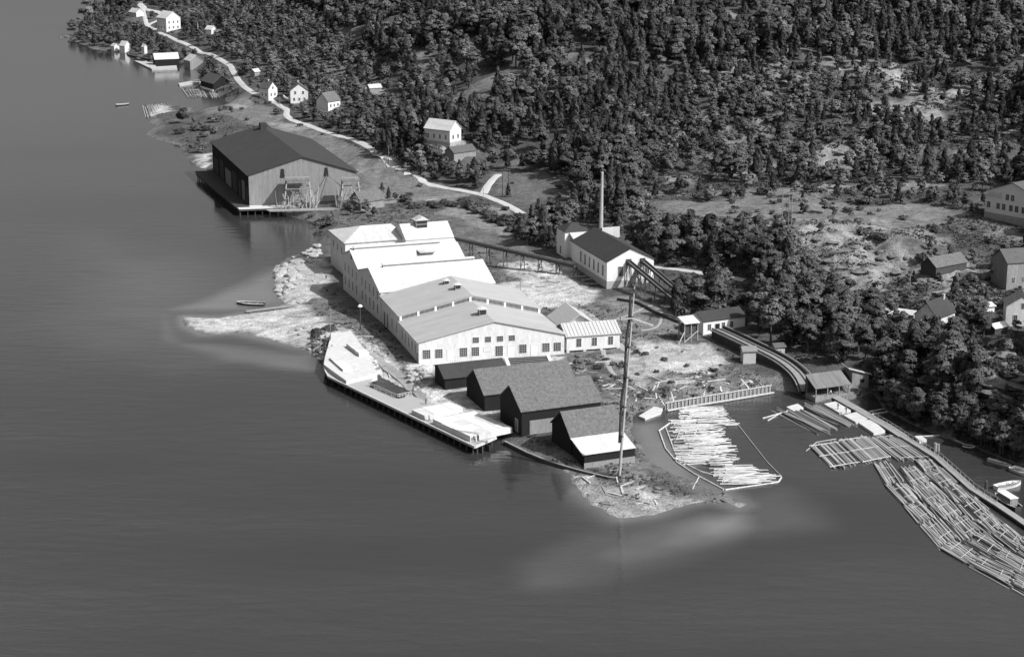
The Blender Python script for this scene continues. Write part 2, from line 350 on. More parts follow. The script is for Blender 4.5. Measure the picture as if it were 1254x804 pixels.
pl = np.maximum(pl, spit*.36*np.exp(np.minimum(wsd+1, 0)/2.6))
pl = pl*np.clip(.72+.5*fbm(wpx*.55+wpy*.3, wpy*1.5, 11, 88), .1, 1.3)*.9
me = grid_mesh('water', WX, WY, np.zeros(WX.shape), None, {'plume': np.clip(pl, 0, 1)})
m = bpy.data.materials.new('fjord_water'); m.use_nodes = True; n = m.node_tree.nodes; L = m.node_tree.links
b = n['Principled BSDF']; b.inputs['Roughness'].default_value = .16; b.inputs['IOR'].default_value = 1.33; b.inputs['Specular IOR Level'].default_value = 1.0
at = n.new('ShaderNodeAttribute'); at.attribute_name = 'plume'
tc = n.new('ShaderNodeTexCoord'); mp = n.new('ShaderNodeMapping'); L.new(tc.outputs['Object'], mp.inputs[0]); mp.inputs['Scale'].default_value = (.004, .012, 1); mp.inputs['Rotation'].default_value = (0, 0, .25)
ns = n.new('ShaderNodeTexNoise'); ns.inputs['Scale'].default_value = 1; ns.inputs['Detail'].default_value = 5; L.new(mp.outputs[0], ns.inputs['Vector'])
rr = n.new('ShaderNodeMapRange'); rr.inputs[1].default_value = .3; rr.inputs[2].default_value = .7; rr.inputs[3].default_value = .07; rr.inputs[4].default_value = .14; L.new(ns.outputs[0], rr.inputs[0]); L.new(rr.outputs[0], b.inputs['Roughness'])
mx = n.new('ShaderNodeMapRange'); mx.inputs[3].default_value = .037; mx.inputs[4].default_value = .40; L.new(at.outputs['Fac'], mx.inputs[0])
r2 = n.new('ShaderNodeMapRange'); r2.inputs[1].default_value = .3; r2.inputs[2].default_value = .7; r2.inputs[3].default_value = .72; r2.inputs[4].default_value = 1.3; L.new(ns.outputs[0], r2.inputs[0])
mu = n.new('ShaderNodeMath'); mu.operation = 'MULTIPLY'; L.new(mx.outputs[0], mu.inputs[0]); L.new(r2.outputs[0], mu.inputs[1]); L.new(mu.outputs[0], b.inputs['Base Color'])
mp2 = n.new('ShaderNodeMapping'); L.new(tc.outputs['Object'], mp2.inputs[0]); mp2.inputs['Scale'].default_value = (.35, 1.0, 1); mp2.inputs['Rotation'].default_value = (0, 0, .45)
n3 = n.new('ShaderNodeTexNoise'); n3.inputs['Scale'].default_value = .26; n3.inputs['Detail'].default_value = 5; n3.inputs['Roughness'].default_value = .6; L.new(mp2.outputs[0], n3.inputs['Vector'])
bp = n.new('ShaderNodeBump'); b4 = n.new('ShaderNodeMapRange'); b4.inputs[1].default_value = .35; b4.inputs[2].default_value = .65; b4.inputs[3].default_value = .10; b4.inputs[4].default_value = .75; L.new(ns.outputs[0], b4.inputs[0]); sy = n.new('ShaderNodeSeparateXYZ'); L.new(tc.outputs['Object'], sy.inputs[0]); cy_ = n.new('ShaderNodeMapRange'); cy_.inputs[1].default_value = 420; cy_.inputs[2].default_value = 850; cy_.inputs[3].default_value = 1; cy_.inputs[4].default_value = .18; L.new(sy.outputs['Y'], cy_.inputs[0]); bm_ = n.new('ShaderNodeMath'); bm_.operation = 'MULTIPLY'; L.new(b4.outputs[0], bm_.inputs[0]); L.new(cy_.outputs[0], bm_.inputs[1]); L.new(bm_.outputs[0], bp.inputs['Strength']); bp.inputs['Distance'].default_value = .6; L.new(n3.outputs[0], bp.inputs['Height']); L.new(bp.outputs[0], b.inputs['Normal'])
me.materials.append(m); water = kind(link('water', me), 'structure')

# ------------------------------------------------------------------ roads
def ribbon(name, px, width, lift=.14, m=ROADM):
    pts = [np.array(P(p)[:2]) for p in px]; line = []
    for a, b_ in zip(pts, pts[1:]):
        k = max(1, int(np.linalg.norm(b_-a)/2.0)); line += [a+(b_-a)*i/k for i in range(k)]
    line.append(pts[-1]); line = np.array(line)
    for _ in range(3): line[1:-1] = (line[:-2]+2*line[1:-1]+line[2:])/4
    d = np.gradient(line, axis=0); d /= np.linalg.norm(d, axis=1)[:,None]+1e-9; nn = np.stack([-d[:,1], d[:,0]], 1)
    rows = []
    for k, off in enumerate((-.5, -.25, 0, .25, .5)):
        wv = width*(1+.25*(fbm(line[:,0], line[:,1], 12, 5+k)-.47)); q = line+nn*(off*wv)[:,None]
        z = np.maximum(hs(q[:,0], q[:,1]), hs(line[:,0], line[:,1])-.25)+lift*(1 if abs(off) < .5 else -.3); rows.append(np.column_stack([q, z]))
    V = np.concatenate(rows); nl = len(line); Q = []
    for k in range(4):
        for i in range(nl-1): Q.append((k*nl+i, k*nl+i+1, (k+1)*nl+i+1, (k+1)*nl+i))
    me = np_mesh(name, V, np.array(Q)); me.materials.append(m)
    me.polygons.foreach_set('use_smooth', np.ones(len(me.polygons), bool))
    return kind(link(name, me), 'structure'), line
ROADS = []
r_, l_ = ribbon('road', [(172,3),(180,31),(188,35),(197,41),(215,48.5),(239.5,60),(254,65.5),(268.5,72),(283,81),(287,90),(293,99),(300,107),(312,115),(333,124),(344.5,131),(352,134),(350,141),(357,147),(374,152),(395,160.5),(413,166),(440,174),(454,181),(462,191),(478,200),(494,209),(523,225),(550,231),(575,235),(593,239),(610,246),(623,252),(640,262)], 3.3); ROADS.append(l_)
r_, l_ = ribbon('lane', [(592,238),(597,228),(603,220),(610,214)], 3.6); ROADS.append(l_)
r_, l_ = ribbon('lane', [(171,5),(177,11),(190,14),(200,18)], 5); ROADS.append(l_)
r_, l_ = ribbon('lane', [(194,25),(184,29),(180,32)], 4); ROADS.append(l_)
r_, l_ = ribbon('path', [(520,246),(545,242),(570,238)], 1.4, .1, mat('trodden_path', .3, .3)); ROADS.append(l_)
r_, l_ = ribbon('road', [(795,326),(822,329),(850,333),(885,337),(912,343)], 2.4); ROADS.append(l_)
r_, l_ = ribbon('path', [(752,392),(775,384),(800,372),(812,383),(806,402),(785,405)], 1.0, .08, mat('trodden_path', .3, .3)); ROADS.append(l_)
# ================================================================== buildings
class Fr:
    def __init__(s, a, b, z=None, dz=0):
        if z is None: z = P(((a[0]+b[0])/2, (a[1]+b[1])/2))[2]+dz
        s.O = np.array(un(a, z)); e = np.array(un(b, z))-s.O; s.W = float(np.hypot(*e)); s.u = e/s.W; s.v = np.array([-s.u[1], s.u[0]]); s.z = z; s.a = atan2(s.u[1], s.u[0])
        s.loc3 = (float(s.O[0]), float(s.O[1]), float(z))
    def loc(s, p, h=0.0):
        q = np.array(un(p, s.z+h))-s.O; return float(q@s.u), float(q@s.v)
    def w(s, x, y): return s.O+s.u*x+s.v*y
    def h(s, x, y, py): return float(zat(s.w(x, y)[1], py))-s.z
def shear(t, k):
    M_ = mathutils.Matrix(((1,k,0,0),(0,1,0,0),(0,0,1,0),(0,0,0,1))); seen = set()
    for c in t.children_recursive:
        if c.data is None: continue
        if c.data.users > 1 or c.location.length > 1e-6 or (c.parent != t and c.parent.location.length > 1e-6):
            if c.parent == t: c.location.x += k*c.location.y
            continue
        if c.data.name not in seen: seen.add(c.data.name); c.data.transform(M_)
FOOT = []      # footprints, kept free of trees
WINC = {}
def window(par, x, y, z, rz, wd, ht, nx=2, ny=3, frame=BARS, name='window', glass=GLASS):
    key = (name, round(wd,2), round(ht,2), nx, ny, frame.name, glass.name)
    if key not in WINC:
        g = MB(); g.box(-wd/2, wd/2, -.03, .05, 0, ht); f = MB(); t = .09
        f.box(-wd/2-t, wd/2+t, -.09, .02, -t, 0); f.box(-wd/2-t, wd/2+t, -.09, .02, ht, ht+t)
        f.box(-wd/2-t, -wd/2, -.09, .02, 0, ht); f.box(wd/2, wd/2+t, -.09, .02, 0, ht)
        for i in range(1, nx): f.box(-wd/2+wd*i/nx-.025, -wd/2+wd*i/nx+.025, -.06, -.032, 0, ht)
        for j in range(1, ny): f.box(-wd/2, wd/2, -.066, -.061, ht*j/ny-.025, ht*j/ny+.025)
        WINC[key] = (g.mesh(name, glass), f.mesh('frame', frame))
    g, f = WINC[key]
    o = link(name, g, par, (x, y, z), rz); link('frame', f, o); return o
def winrow(par, wall, a0, a1, n, z, wd, ht, nx=2, ny=3, fix=0.0, **k):
    """n windows along a wall: 'f' front (y=fix), 'b' back, 'l' left (x=fix), 'r' right"""
    for i in range(n):
        a = a0+(a1-a0)*(i+.5)/n
        if wall == 'f': window(par, a, fix, z, 0, wd, ht, nx, ny, **k)
        if wall == 'b': window(par, a, fix, z, pi, wd, ht, nx, ny, **k)
        if wall == 'l': window(par, fix, a, z, -pi/2, wd, ht, nx, ny, **k)
        if wall == 'r': window(par, fix, a, z, pi/2, wd, ht, nx, ny, **k)
def door(par, x, y, z, rz, wd, ht, m=DARKW):
    key = ('door', wd, ht, m.name)
    if key not in WINC:
        d = MB(); d.box(-wd/2, wd/2, -.06, .05, 0, ht); f = MB(); t = .1
        f.box(-wd/2-t, -wd/2, -.1, .02, 0, ht+t); f.box(wd/2, wd/2+t, -.1, .02, 0, ht+t); f.box(-wd/2, wd/2, -.1, .02, ht, ht+t)
        WINC[key] = (d.mesh('door', m), f.mesh('frame', BARS))
    d, f = WINC[key]; o = link('door', d, par, (x, y, z), rz); link('frame', f, o); return o
def prof_walls(prof, axis, e0, e1, base=-1.6):
    """closed solid under a roof profile [(a, z)...]; axis 'y': profile lies across x and runs back along y"""
    mb = MB(); pts = [(prof[0][0], base)]+list(prof)+[(prof[-1][0], base)]
    if axis == 'y': mb.extr([(a, e0, z) for a, z in pts], (0, e1-e0, 0))
    else: mb.extr([(e0, a, z) for a, z in pts], (e1-e0, 0, 0))
    return mb
def prof_roof(prof, axis, e0, e1, ove=.5, ovg=.4, th=.22, lift=.03):
    p = [np.array(q, float) for q in prof]
    d0 = (p[0]-p[1])/np.linalg.norm(p[0]-p[1]); d1 = (p[-1]-p[-2])/np.linalg.norm(p[-1]-p[-2])
    p[0] = p[0]+d0*ove; p[-1] = p[-1]+d1*ove
    low_ = [(a, z+lift) for a, z in p]; up = [(a, z+lift+th) for a, z in reversed(p)]; mb = MB(); pts = low_+up
    # split into convex strips so that every slope is a clean quad
    n_ = len(p)
    for i in range(n_-1):
        quad = [low_[i], low_[i+1], up[n_-2-i], up[n_-1-i]]
        if axis == 'y': mb.extr([(a, e0-ovg, z) for a, z in quad], (0, e1-e0+2*ovg, 0))
        else: mb.extr([(e0-ovg, a, z) for a, z in quad], (e1-e0+2*ovg, 0, 0))
    return mb
def chimney(par, x, y, z0, z1, s=.7, m=CONC):
    c = MB(); c.box(x-s/2, x+s/2, y-s/2, y+s/2, z0, z1); c.box(x-s/2-.08, x+s/2+.08, y-s/2-.08, y+s/2+.08, z1-.25, z1-.05); return part('chimney', c, m, par)
def foot(fr, x0, x1, y0, y1): FOOT.append([tuple(fr.w(x, y)) for x, y in ((x0,y0),(x1,y0),(x1,y1),(x0,y1))])
def house(name, label, cat, fr, depth, he, ha, axis='x', wm=WHITE, rm=ROOFD, W=None, wins=(), ch=None, group=None, base=-1.6, plinth=0, ove=.4, doors=(), x0=0.0):
    W = W or fr.W; t = thing(name, label, cat, fr.loc3, fr.a, group)
    span, run = (W, depth) if axis == 'y' else (depth, W)
    prof = [(0, he), (span/2, ha), (span, he)]
    wl = part('wall', prof_walls(prof, axis, 0, run, base), wm, t)
    part('roof', prof_roof(prof, axis, 0, run, ove, .35, .18), rm, t)
    if plinth:
        pb = MB(); pb.box(-.06, W+.06, -.06, depth+.06, base, plinth); part('plinth', pb, PLASTER, t)
    for wl_, n_, z, wd, ht in wins:
        a1 = W if wl_ in 'fb' else depth; fx = {'f': 0, 'l': 0, 'b': depth, 'r': W}[wl_]
        winrow(t, wl_, .5, a1-.5, n_, z, wd, ht, 2, 3, fix=fx)
    for wl_, pos in doors:
        if wl_ == 'f': door(t, pos, 0, 0, 0, 1.0, 2.1)
        if wl_ == 'l': door(t, 0, pos, 0, -pi/2, 1.0, 2.1)
    if ch: chimney(t, W*ch[0], depth*ch[1], he, ha+1.0)
    foot(fr, -1, W+1, -1, depth+1); return t

# ---- the mill: front hall
M = Fr((513,446), (691,435.5), 2.2)
WA = M.W; YC = 22.5; YR = 46.0
hallA = thing('mill_hall', 'long white mill hall with grey gabled roof and a raised band of clerestory windows', 'factory hall', M.loc3, M.a)
pa = [(0,6.0),(WA/2+.6,10.6),(WA,6.0)]; pr = [(0,7.6),(WA/2+.6,12.3),(WA,7.6)]
part('wall', prof_walls(pa, 'y', 0, YC), WALLW, hallA); 
rw = part('rear_wall', prof_walls(pr, 'y', YC+.01, YR), WALLW, hallA)
part('roof', prof_roof(pa, 'y', 0, YC-.4, .55, .4, .22), ROOFG, hallA)
rr_ = part('rear_roof', prof_roof(pr, 'y', YC+.05, YR, .55, .35, .22), ROOFG, hallA)
# clerestory: window bays between white posts, on the step between the two roofs
cl = MB(); nb = 8
def hA(x): return 6.0+(10.6-6.0)*(1-abs(x-(WA/2+.6))/(WA/2+.6 if x < WA/2+.6 else WA/2-.6))
for i in range(nb+1):
    x = .3+(WA-.6)*i/nb; z = hA(x); cp_ = MB(); cp_.box(x-.35, x+.35, YC-.22, YC-.02, z+.25, z+1.75); part('clerestory_post', cp_, WHITE, hallA)
for i in range(nb):
    xa = .3+(WA-.6)*i/nb+.36; xb = .3+(WA-.6)*(i+1)/nb-.36
    g = MB(); g.extr([(xa,YC-.10,hA(xa)+.42),(xb,YC-.10,hA(xb)+.42),(xb,YC-.10,hA(xb)+1.5),(xa,YC-.10,hA(xa)+1.5)], (0,.09,0))
    wn = part('clerestory_window', g, GLASS, hallA); f = MB()
    for k in range(1, 12):
        x = xa+(xb-xa)*k/12; f.box(x-.035, x+.035, YC-.14, YC-.105, hA(x)+.42, hA(x)+1.5)
    f.bar((xa,YC-.13,hA(xa)+.44), (xb,YC-.13,hA(xb)+.44), .08, .1); f.bar((xa,YC-.13,hA(xa)+1.5), (xb,YC-.13,hA(xb)+1.5), .08, .1)
    part('frame', f, BARS, wn)
# facade openings, read left to right
def fx(px): return M.loc((px, 436))[0]
z3 = lambda px: (px/3.688+440)
for px, kind_ in ((303,'w'),(358,'w'),(413,'p'),(469,'w'),(523,'w'),(577,'s'),(631,'d'),(686,'p'),(739,'w'),(792,'p'),(845,'w'),(897,'w')):
    x = WA*(px-268)/(930-268)
    if kind_ == 'w': window(hallA, x, 0, 1.5, 0, 1.95, 2.35, 4, 5)
    if kind_ == 's': window(hallA, x, 0, 2.6, 0, 2.0, 1.1, 3, 2, glass=WHITE)
    if kind_ == 'p': door(hallA, x, 0, .4, 0, 2.0, 3.2, WHITE)
    if kind_ == 'd': window(hallA, x, 0, 1.1, 0, 2.0, 2.7, 4, 5)
for px in (525, 580, 635, 689): window(hallA, WA*(px-268)/662, 0, 5.1, 0, 1.6, 1.45, 3, 3)
winrow(hallA, 'l', 2, YC-1, 5, 2.0, 1.5, 2.4, 3, 4); winrow(hallA, 'l', YC+1, YR-5, 3, 2.0, 1.5, 2.4, 3, 4)
door(hallA, 0, 1.6, 0, -pi/2, 1.3, 2.6); door(hallA, 0, YR-4, 0, -pi/2, 2.2, 4.0); door(hallA, 0, YR-8, 0, -pi/2, 1.8, 4.0)
def roof_box(par, x, y, z, w_, d_, h_, name='ventilator'):
    v = MB(); v.box(x-w_/2, x+w_/2, y-d_/2, y+d_/2, z-.8, z+h_); o = part(name, v, GREYW, par)
    c = MB(); c.extr([(x-w_/2-.25,y-d_/2-.2,z+h_),(x+w_/2+.25,y-d_/2-.2,z+h_),(x,y-d_/2-.2,z+h_+.45)], (0,d_+.4,0)); part('cap', c, WHITE, o)
    l = MB(); l.box(x-w_/2+.15, x+w_/2-.15, y-d_/2-.03, y-d_/2-.004, z+.3, z+h_-.15); part('louvre', l, GLASS, o)
roof_box(hallA, WA*.49, 8.5, 10.4, 2.0, 1.8, 1.7); roof_box(hallA, WA*.44, 40, 11.6, 1.4, 1.4, 1.2); roof_box(hallA, WA*.47, 32, 12.1, 1.6, 1.6, 1.3)
fe = MB()
for i in range(26): fe.box(.6+i*.62, .6+i*.62+.4, -3.1, -3.04, -.1, 1.1)
fe.box(.4, 17, -3.03, -2.98, .8, .95)
tag(link('plank_fence', fe.mesh('plank_fence', WHITE), None, M.loc3, M.a), 'low white plank fence along the windowed gable front of the mill hall', 'fence')
foot(M, -2, WA+2, -6, YR+2)
shear(hallA, -.07)
# ---- white roofed halls behind, turned a few degrees from the front hall
o2 = M.w(-3.3, YR+.2); ang2 = M.a+radians(6.8); u2 = np.array([cos(ang2), sin(ang2)]); v2 = np.array([-u2[1], u2[0]])
class Fr2(Fr):
    def __init__(s, O, ang, z): s.O = np.array(O); s.u = np.array([cos(ang), sin(ang)]); s.v = np.array([-s.u[1], s.u[0]]); s.z = z; s.a = ang; s.W = 0; s.loc3 = (float(O[0]), float(O[1]), float(z))
N = Fr2(o2, ang2, 2.2)
def yb(px):                                           # where the foot of the west wall stands, back along the hall
    lo = min(np.linspace(0, 90, 361), key=lambda t: abs(proj(*N.w(0, t), 2.2)[0]-px)); return float(lo)
def sawhall(y0, yap, yv, he, hap, hv, W_, label, vent0, vent1, wn):
    t = thing('mill_hall', label, 'factory hall', (float(N.w(0, y0)[0]), float(N.w(0, y0)[1]), 2.2), N.a)
    d = yv-y0; prof = [(0, he), (yap-y0, hap), (d, hv)]
    part('wall', prof_walls(prof, 'x', 0, W_), WALLW, t); part('roof', prof_roof(prof, 'x', 0, W_, .35, .4, .2), ROOFW, t)
    v = MB(); v.box(vent0, vent1, yap-y0-.75, yap-y0+.75, hap-.4, hap+.85); o = part('ridge_vent', v, WALLW, t)
    c = MB(); c.extr([(vent0-.2, yap-y0-1.0, hap+.87), (vent0-.2, yap-y0+1.0, hap+.87), (vent0-.2, yap-y0, hap+1.25)], (vent1-vent0+.4, 0, 0)); part('vent_roof', c, ROOFW, o)
    l = MB(); k = int((vent1-vent0)/.8)
    l.box(vent0+.1, vent1-.1, yap-y0-.79, yap-y0-.752, hap+.35, hap+.68)
    part('louvre', l, STEEL, o)
    for z, ht in ((1.6, 2.6), (5.9, 2.4)): winrow(t, 'l', 1.2, d-1, wn, z, 1.0, ht, 2, 4)
    v = MB(); v.box(-.08, .1, yap-y0-1.2, yap-y0-.2, hap-2.6, hap-1.0); part('gable_window', v, GLASS, t)
    return t
yB0 = .3; yBa = 12.5; yBv = 24.5; yCa = 34.5; yCv = 45
sawhall(yB0, yBa, yBv, 8.6, 13.0, 9.8, 34.5, 'tall white mill hall with a sunlit white roof just behind the grey roofed hall', 4, 32, 5)
ROOMC = sawhall(yBv+.05, yCa, yCv, 9.7, 13.7, 10.2, 33.5, 'tall white mill hall in mid row with a small dormer on its roof', 1.0, 28, 4)
dm = MB(); dm.extr([(20,6.0,11.9),(20,7.4,13.0),(20,3.4,12.9)], (5,0,0)); part('dormer', dm, ROOFW, ROOMC); 
dm = MB(); dm.extr([(19.95,6.0,11.9),(19.95,7.3,12.9),(19.95,3.5,12.8)], (.04,0,0)); part('dormer_opening', dm, GLASS, ROOMC)
# ---- hipped office block and cupola hall at the north end
OB = Fr2(N.w(4.6, yCv+15), ang2, 2.2)
ob = thing('mill_office', 'flat white hipped roof block with a row of wide dark windows at the north end', 'factory block', OB.loc3, OB.a)
wO, dO, hO = 21.0, 20.0, 10.2
b_ = MB(); b_.box(0, wO, 0, dO, -1.6, hO); part('wall', b_, WALLW, ob)
b_ = MB(); e = .5; b_.add([(-e,-e,hO+.02),(wO+e,-e,hO+.02),(wO+e,dO+e,hO+.02),(-e,dO+e,hO+.02),(8,dO*.55,hO+3.0),(wO-3,dO*.55,hO+3.0),(-e,-e,hO+.28),(wO+e,-e,hO+.28),(wO+e,dO+e,hO+.28),(-e,dO+e,hO+.28)],
  [(3,2,1,0),(0,1,7,6),(1,2,8,7),(2,3,9,8),(3,0,6,9),(6,7,5,4),(7,8,5),(8,9,4,5),(9,6,4)]); part('roof', b_, ROOFW, ob)
for x in (3, 7.2, 11.5, 16.5): window(ob, x, 0, 6.8, 0, 2.9, 1.7, 4, 2)
winrow(ob, 'l', 2, dO-2, 3, 6.0, 1.0, 2.0)
b_ = MB(); b_.box(.9, wO, -14.7, -.05, 5.2, 5.6); b_.box(2.5, wO, -4.9, -4.75, 5.6, 6.5); part('balcony', b_, WHITE, ob)
b_ = MB(); b_.box(1.0, wO, -14.6, -.1, -1.5, 5.15); part('lower_block', b_, WALLW, ob)
cO = Fr2(N.w(23.3, yCv+2.0), ang2, 2.2)
co = thing('cupola_hall', 'white hall with an asymmetric roof and a square louvred cupola on the ridge', 'factory hall', cO.loc3, cO.a)
prof = [(0,8.0),(8,10.4),(8.05,11.0),(15,14.6),(24,10.6)]
part('wall', prof_walls(prof, 'x', 0, 15.5), WALLW, co); part('roof', prof_roof([prof[0], prof[1]], 'x', 0, 15.5, .4, .3, .2), ROOFW, co); part('upper_roof', prof_roof(prof[2:], 'x', 0, 15.5, .4, .3, .2), ROOFW, co)
b_ = MB(); b_.box(4.6, 8.4, 12.6, 15.6, 12.4, 16.0); cu = part('cupola', b_, GREYW, co)
b_ = MB(); b_.extr([(4.2,12.2,16.02),(8.8,12.2,16.02),(6.5,12.2,17.2)], (0,3.8,0)); part('cupola_roof', b_, ROOFW, cu)
b_ = MB(); b_.box(4.8, 8.2, 12.55, 12.59, 13.6, 14.6); b_.box(4.8, 8.2, 12.55, 12.59, 14.9, 15.8); part('louvre', b_, GLASS, cu)
foot(N, -3, 42, -2, yCv+30)
# boiler leanto and low porch on the west wall
# ---- annex
AN = Fr((694,433.5), (758.6,428.8), 2.4)
an = thing('annex', 'low white annex with a pale seamed roof, raised on piers beside the mill gable', 'annex', AN.loc3, AN.a)
b_ = MB(); b_.box(0, AN.W, 0, 9.5, .9, 5.0); part('wall', b_, WALLW, an)
ar = prof_roof([(0,5.0),(4.9,7.2),(9.5,5.2)], 'x', 0, AN.W, .5, .4, .2)
for i in range(15): x = .2+(AN.W-.4)*i/14; ar.bar((x,-.4,5.1), (x,4.85,7.45), .14, .16)
part('roof', ar, ROOFM, an)
b_ = MB(); b_.extr([(0.02,0.02,5.0),(.02,4.9,7.15),(.02,9.48,5.15)], (AN.W-.04,0,0)); part('gable', b_, WALLW, an)
for i in range(4):
    b_ = MB(); x = .4+(AN.W-.8)*i/3; b_.box(x-.4, x+.4, .1, .9, -1.5, .9); part('pier', b_, WALLW, an)
b_ = MB(); b_.box(.1, AN.W-.1, 4, 9.3, -1.5, .9); part('cellar', b_, TIMBD, an)
for x in (3.4, 7.8, 12.4): window(an, x, 0, 1.9, 0, 1.35, 2.2, 2, 4)
wg = MB(); wprof = [(0,5.0),(5.2,8.4),(10.4,5.0)]
b_ = prof_walls([(1+a, z) for a, z in wprof], 'y', 9.6, 22); part('wing_wall', b_, WALLW, an)
part('wing_roof', prof_roof([(1+a, z) for a, z in wprof], 'y', 8.5, 22, .4, .3, .2), ROOFM, an)
foot(AN, -1, AN.W+2, -2, 24)
# ---- powerhouse with tower and smokestack
G = Fr((743,353.5), (800,349), 3.9)
ph = thing('powerhouse', 'white gabled boiler house with dark felt roof and tall windows on a stone plinth', 'powerhouse', G.loc3, G.a)
Wp, Dp = 15.3, 31.0; pp = [(0,8.4),(Wp/2,12.1),(Wp,8.4)]
part('wall', prof_walls(pp, 'y', 0, Dp, -2), WHITE, ph); part('roof', prof_roof(pp, 'y', 0, Dp, .5, .45, .2), ROOFD, ph)
b_ = MB(); b_.box(-.08, Wp+.08, -.08, Dp+.08, -2, 2.3); part('plinth', b_, PLASTER, ph)
winrow(ph, 'l', 1.5, 25, 6, 3.4, 1.25, 3.2, 2, 5); window(ph, 4.4, 0, 3.6, 0, 1.5, 3.0, 3, 5); window(ph, 9.6, 0, 3.6, 0, 1.2, 3.0, 3, 5); window(ph, 13.2, 0, 3.8, 0, 1.2, 2.4, 2, 4)
for x in (7.0, 11.6):
    b_ = MB(); b_.box(x-.8, x+.8, -.35, .1, 7.0, 8.8); part('conveyor_hatch', b_, TIMBD, ph)
foot(G, -2, Wp+2, -2, Dp+3)
b_ = MB(); b_.extr([(Wp-6,Dp-2,9),(Wp-6,Dp+5,9),(Wp-6,Dp+5,10.2),(Wp-6,Dp-2,12.6)], (6,0,0)); part('rear_lean_to', b_, ROOFW, ph)
TW = Fr2(G.w(.8, 40.5), G.a, 4.2)
tw = thing('water_tower_house', 'square white tower block with a low dark hipped roof behind the boiler house', 'tower', TW.loc3, TW.a)
b_ = MB(); b_.box(0, 8, 0, 8, -2, 9.0); part('wall', b_, WHITE, tw)
b_ = MB(); b_.add([(-.4,-.4,9.02),(8.4,-.4,9.02),(8.4,8.4,9.02),(-.4,8.4,9.02),(4,4,11.4)], [(3,2,1,0),(0,1,4),(1,2,4),(2,3,4),(3,0,4)]); part('roof', b_, ROOFD, tw)
winrow(tw, 'l', 2, 6, 1, 1.2, 1.2, 2.4); foot(TW, -2, 10, -2, 10)
lk = MB(); lk.extr([(1.5,-7,6.0),(1.5,-7,6.4),(1.5,-.05,8.8),(1.5,-.05,8.2)], (6,0,0)); part('link_roof', lk, ROOFW, tw)
lk = MB(); lk.box(1.7, 7.3, -7, -.06, -2, 6.0); part('link_wall', lk, WHITE, tw)
cx, cy = un((735.5,285), 10.5)
cz = float(hs(cx, cy)); ct = zat(cy, 211)
st = thing('smokestack', 'tall slim pale brick smokestack rising behind the boiler house roof', 'chimney', (cx, cy, cz))
b_ = MB(); b_.tube((0,0,-1), (.3,0,ct-cz), .85, .38, 14); part('shaft', b_, mat('pale_brick', .36, .25, .6), st)
b_ = MB(); b_.tube((.3,0,ct-cz-.5), (.3,0,ct-cz+.1), .46, .46, 14); part('rim', b_, CONC, st)
# ---- low dark sheds on the waterfront
def shed(name, label, fr, W_, D_, prof, roofm=ROOFS, wm=DARKW, extra=None):
    t = thing(name, label, 'shed', fr.loc3, fr.a)
    part('wall', prof_walls(prof, 'x', 0, W_, -2.2), wm, t); part('roof', prof_roof(prof, 'x', 0, W_, .45, .4, .2), roofm, t)
    foot(fr, -1, W_+1, -1, D_+1); return t
S1 = Fr((593.6,503), (706,490), 2.2)
s1 = shed('timber_shed', 'dark timber shed with weathered shingle roof between the mill front and the larger shed', S1, 24.4, 13, [(0,4.2),(7.0,8.6),(13,4.6)])
S2 = Fr((639,533), (735,520), 2.0)
s2 = shed('timber_shed', 'largest black timber shed with a mottled shingle roof above the quay', S2, 20.6, 13, [(0,6.0),(6.8,10.4),(13,6.0)])
b_ = MB(); b_.box(2, 13, -.12, .02, -.2, 3.4); part('pale_boarding', b_, GREYW, s2); door(s2, 0, 3, 0, -pi/2, 1.5, 3.2, GREYW)
S3 = Fr((699,559), (763,550), 1.4)
s3 = shed('timber_shed', 'small black shed with a bright white lean-to roof at the tip of the quay', S3, 13.2, 10, [(0,4.9),(5.2,9.2),(10.5,5.2)])
b_ = MB(); b_.extr([(-.3,-.02,4.5),(-.3,-7.0,2.5),(-.3,-7.0,2.68),(-.3,-.02,4.68)], (13.4,0,0)); part('lean_to_roof', b_, ROOFW, s3)
b_ = MB(); b_.extr([(.3,-6.6,-2),(.3,-.05,-2),(.3,-.05,4.4),(.3,-6.6,2.5)], (12.7,0,0)); part('lean_to_wall', b_, DARKW, s3)
b_ = MB(); b_.box(.2, 13.1, -6.74, -6.62, -2, .5); part('lean_to_plinth', b_, GREYW, s3)
S0 = Fr((545,478), (600,472), 2.2)
s0 = shed('timber_shed', 'low dark shed with a plain black felt roof beside the white apron', S0, 17, 8, [(0,3.2),(5,5.4),(8,4.4)], ROOFD)
S4 = Fr((626,453), (675,450.5), 2.4)
s4 = thing('coal_bunker', 'low dark sloping bunker roof held between two white end walls against the mill front', 'shed', S4.loc3, S4.a)
b_ = MB(); b_.box(0, 10.4, 0, 5.0, -1.5, .65); part('wall', b_, DARKW, s4)
b_ = MB(); b_.extr([(0,-.3,.63),(0,5.2,1.7),(0,5.2,1.9),(0,-.3,.83)], (10.4,0,0)); part('roof', b_, ROOFD, s4)
for x in (-1.0, 10.45):
    b_ = MB(); b_.extr([(x,-.5,-1.4),(x,5.3,-1.4),(x,5.3,2.2),(x,-.5,1.1)], (.9,0,0)); part('end_wall', b_, WHITE, s4)
for i in range(5):
    b_ = MB(); y = .5+i*1.0; b_.box(.05, 10.3, y-.05, y+.05, .9+y*.195+.03, .9+y*.195+.14); part('roof_batten', b_, GREYW, s4)
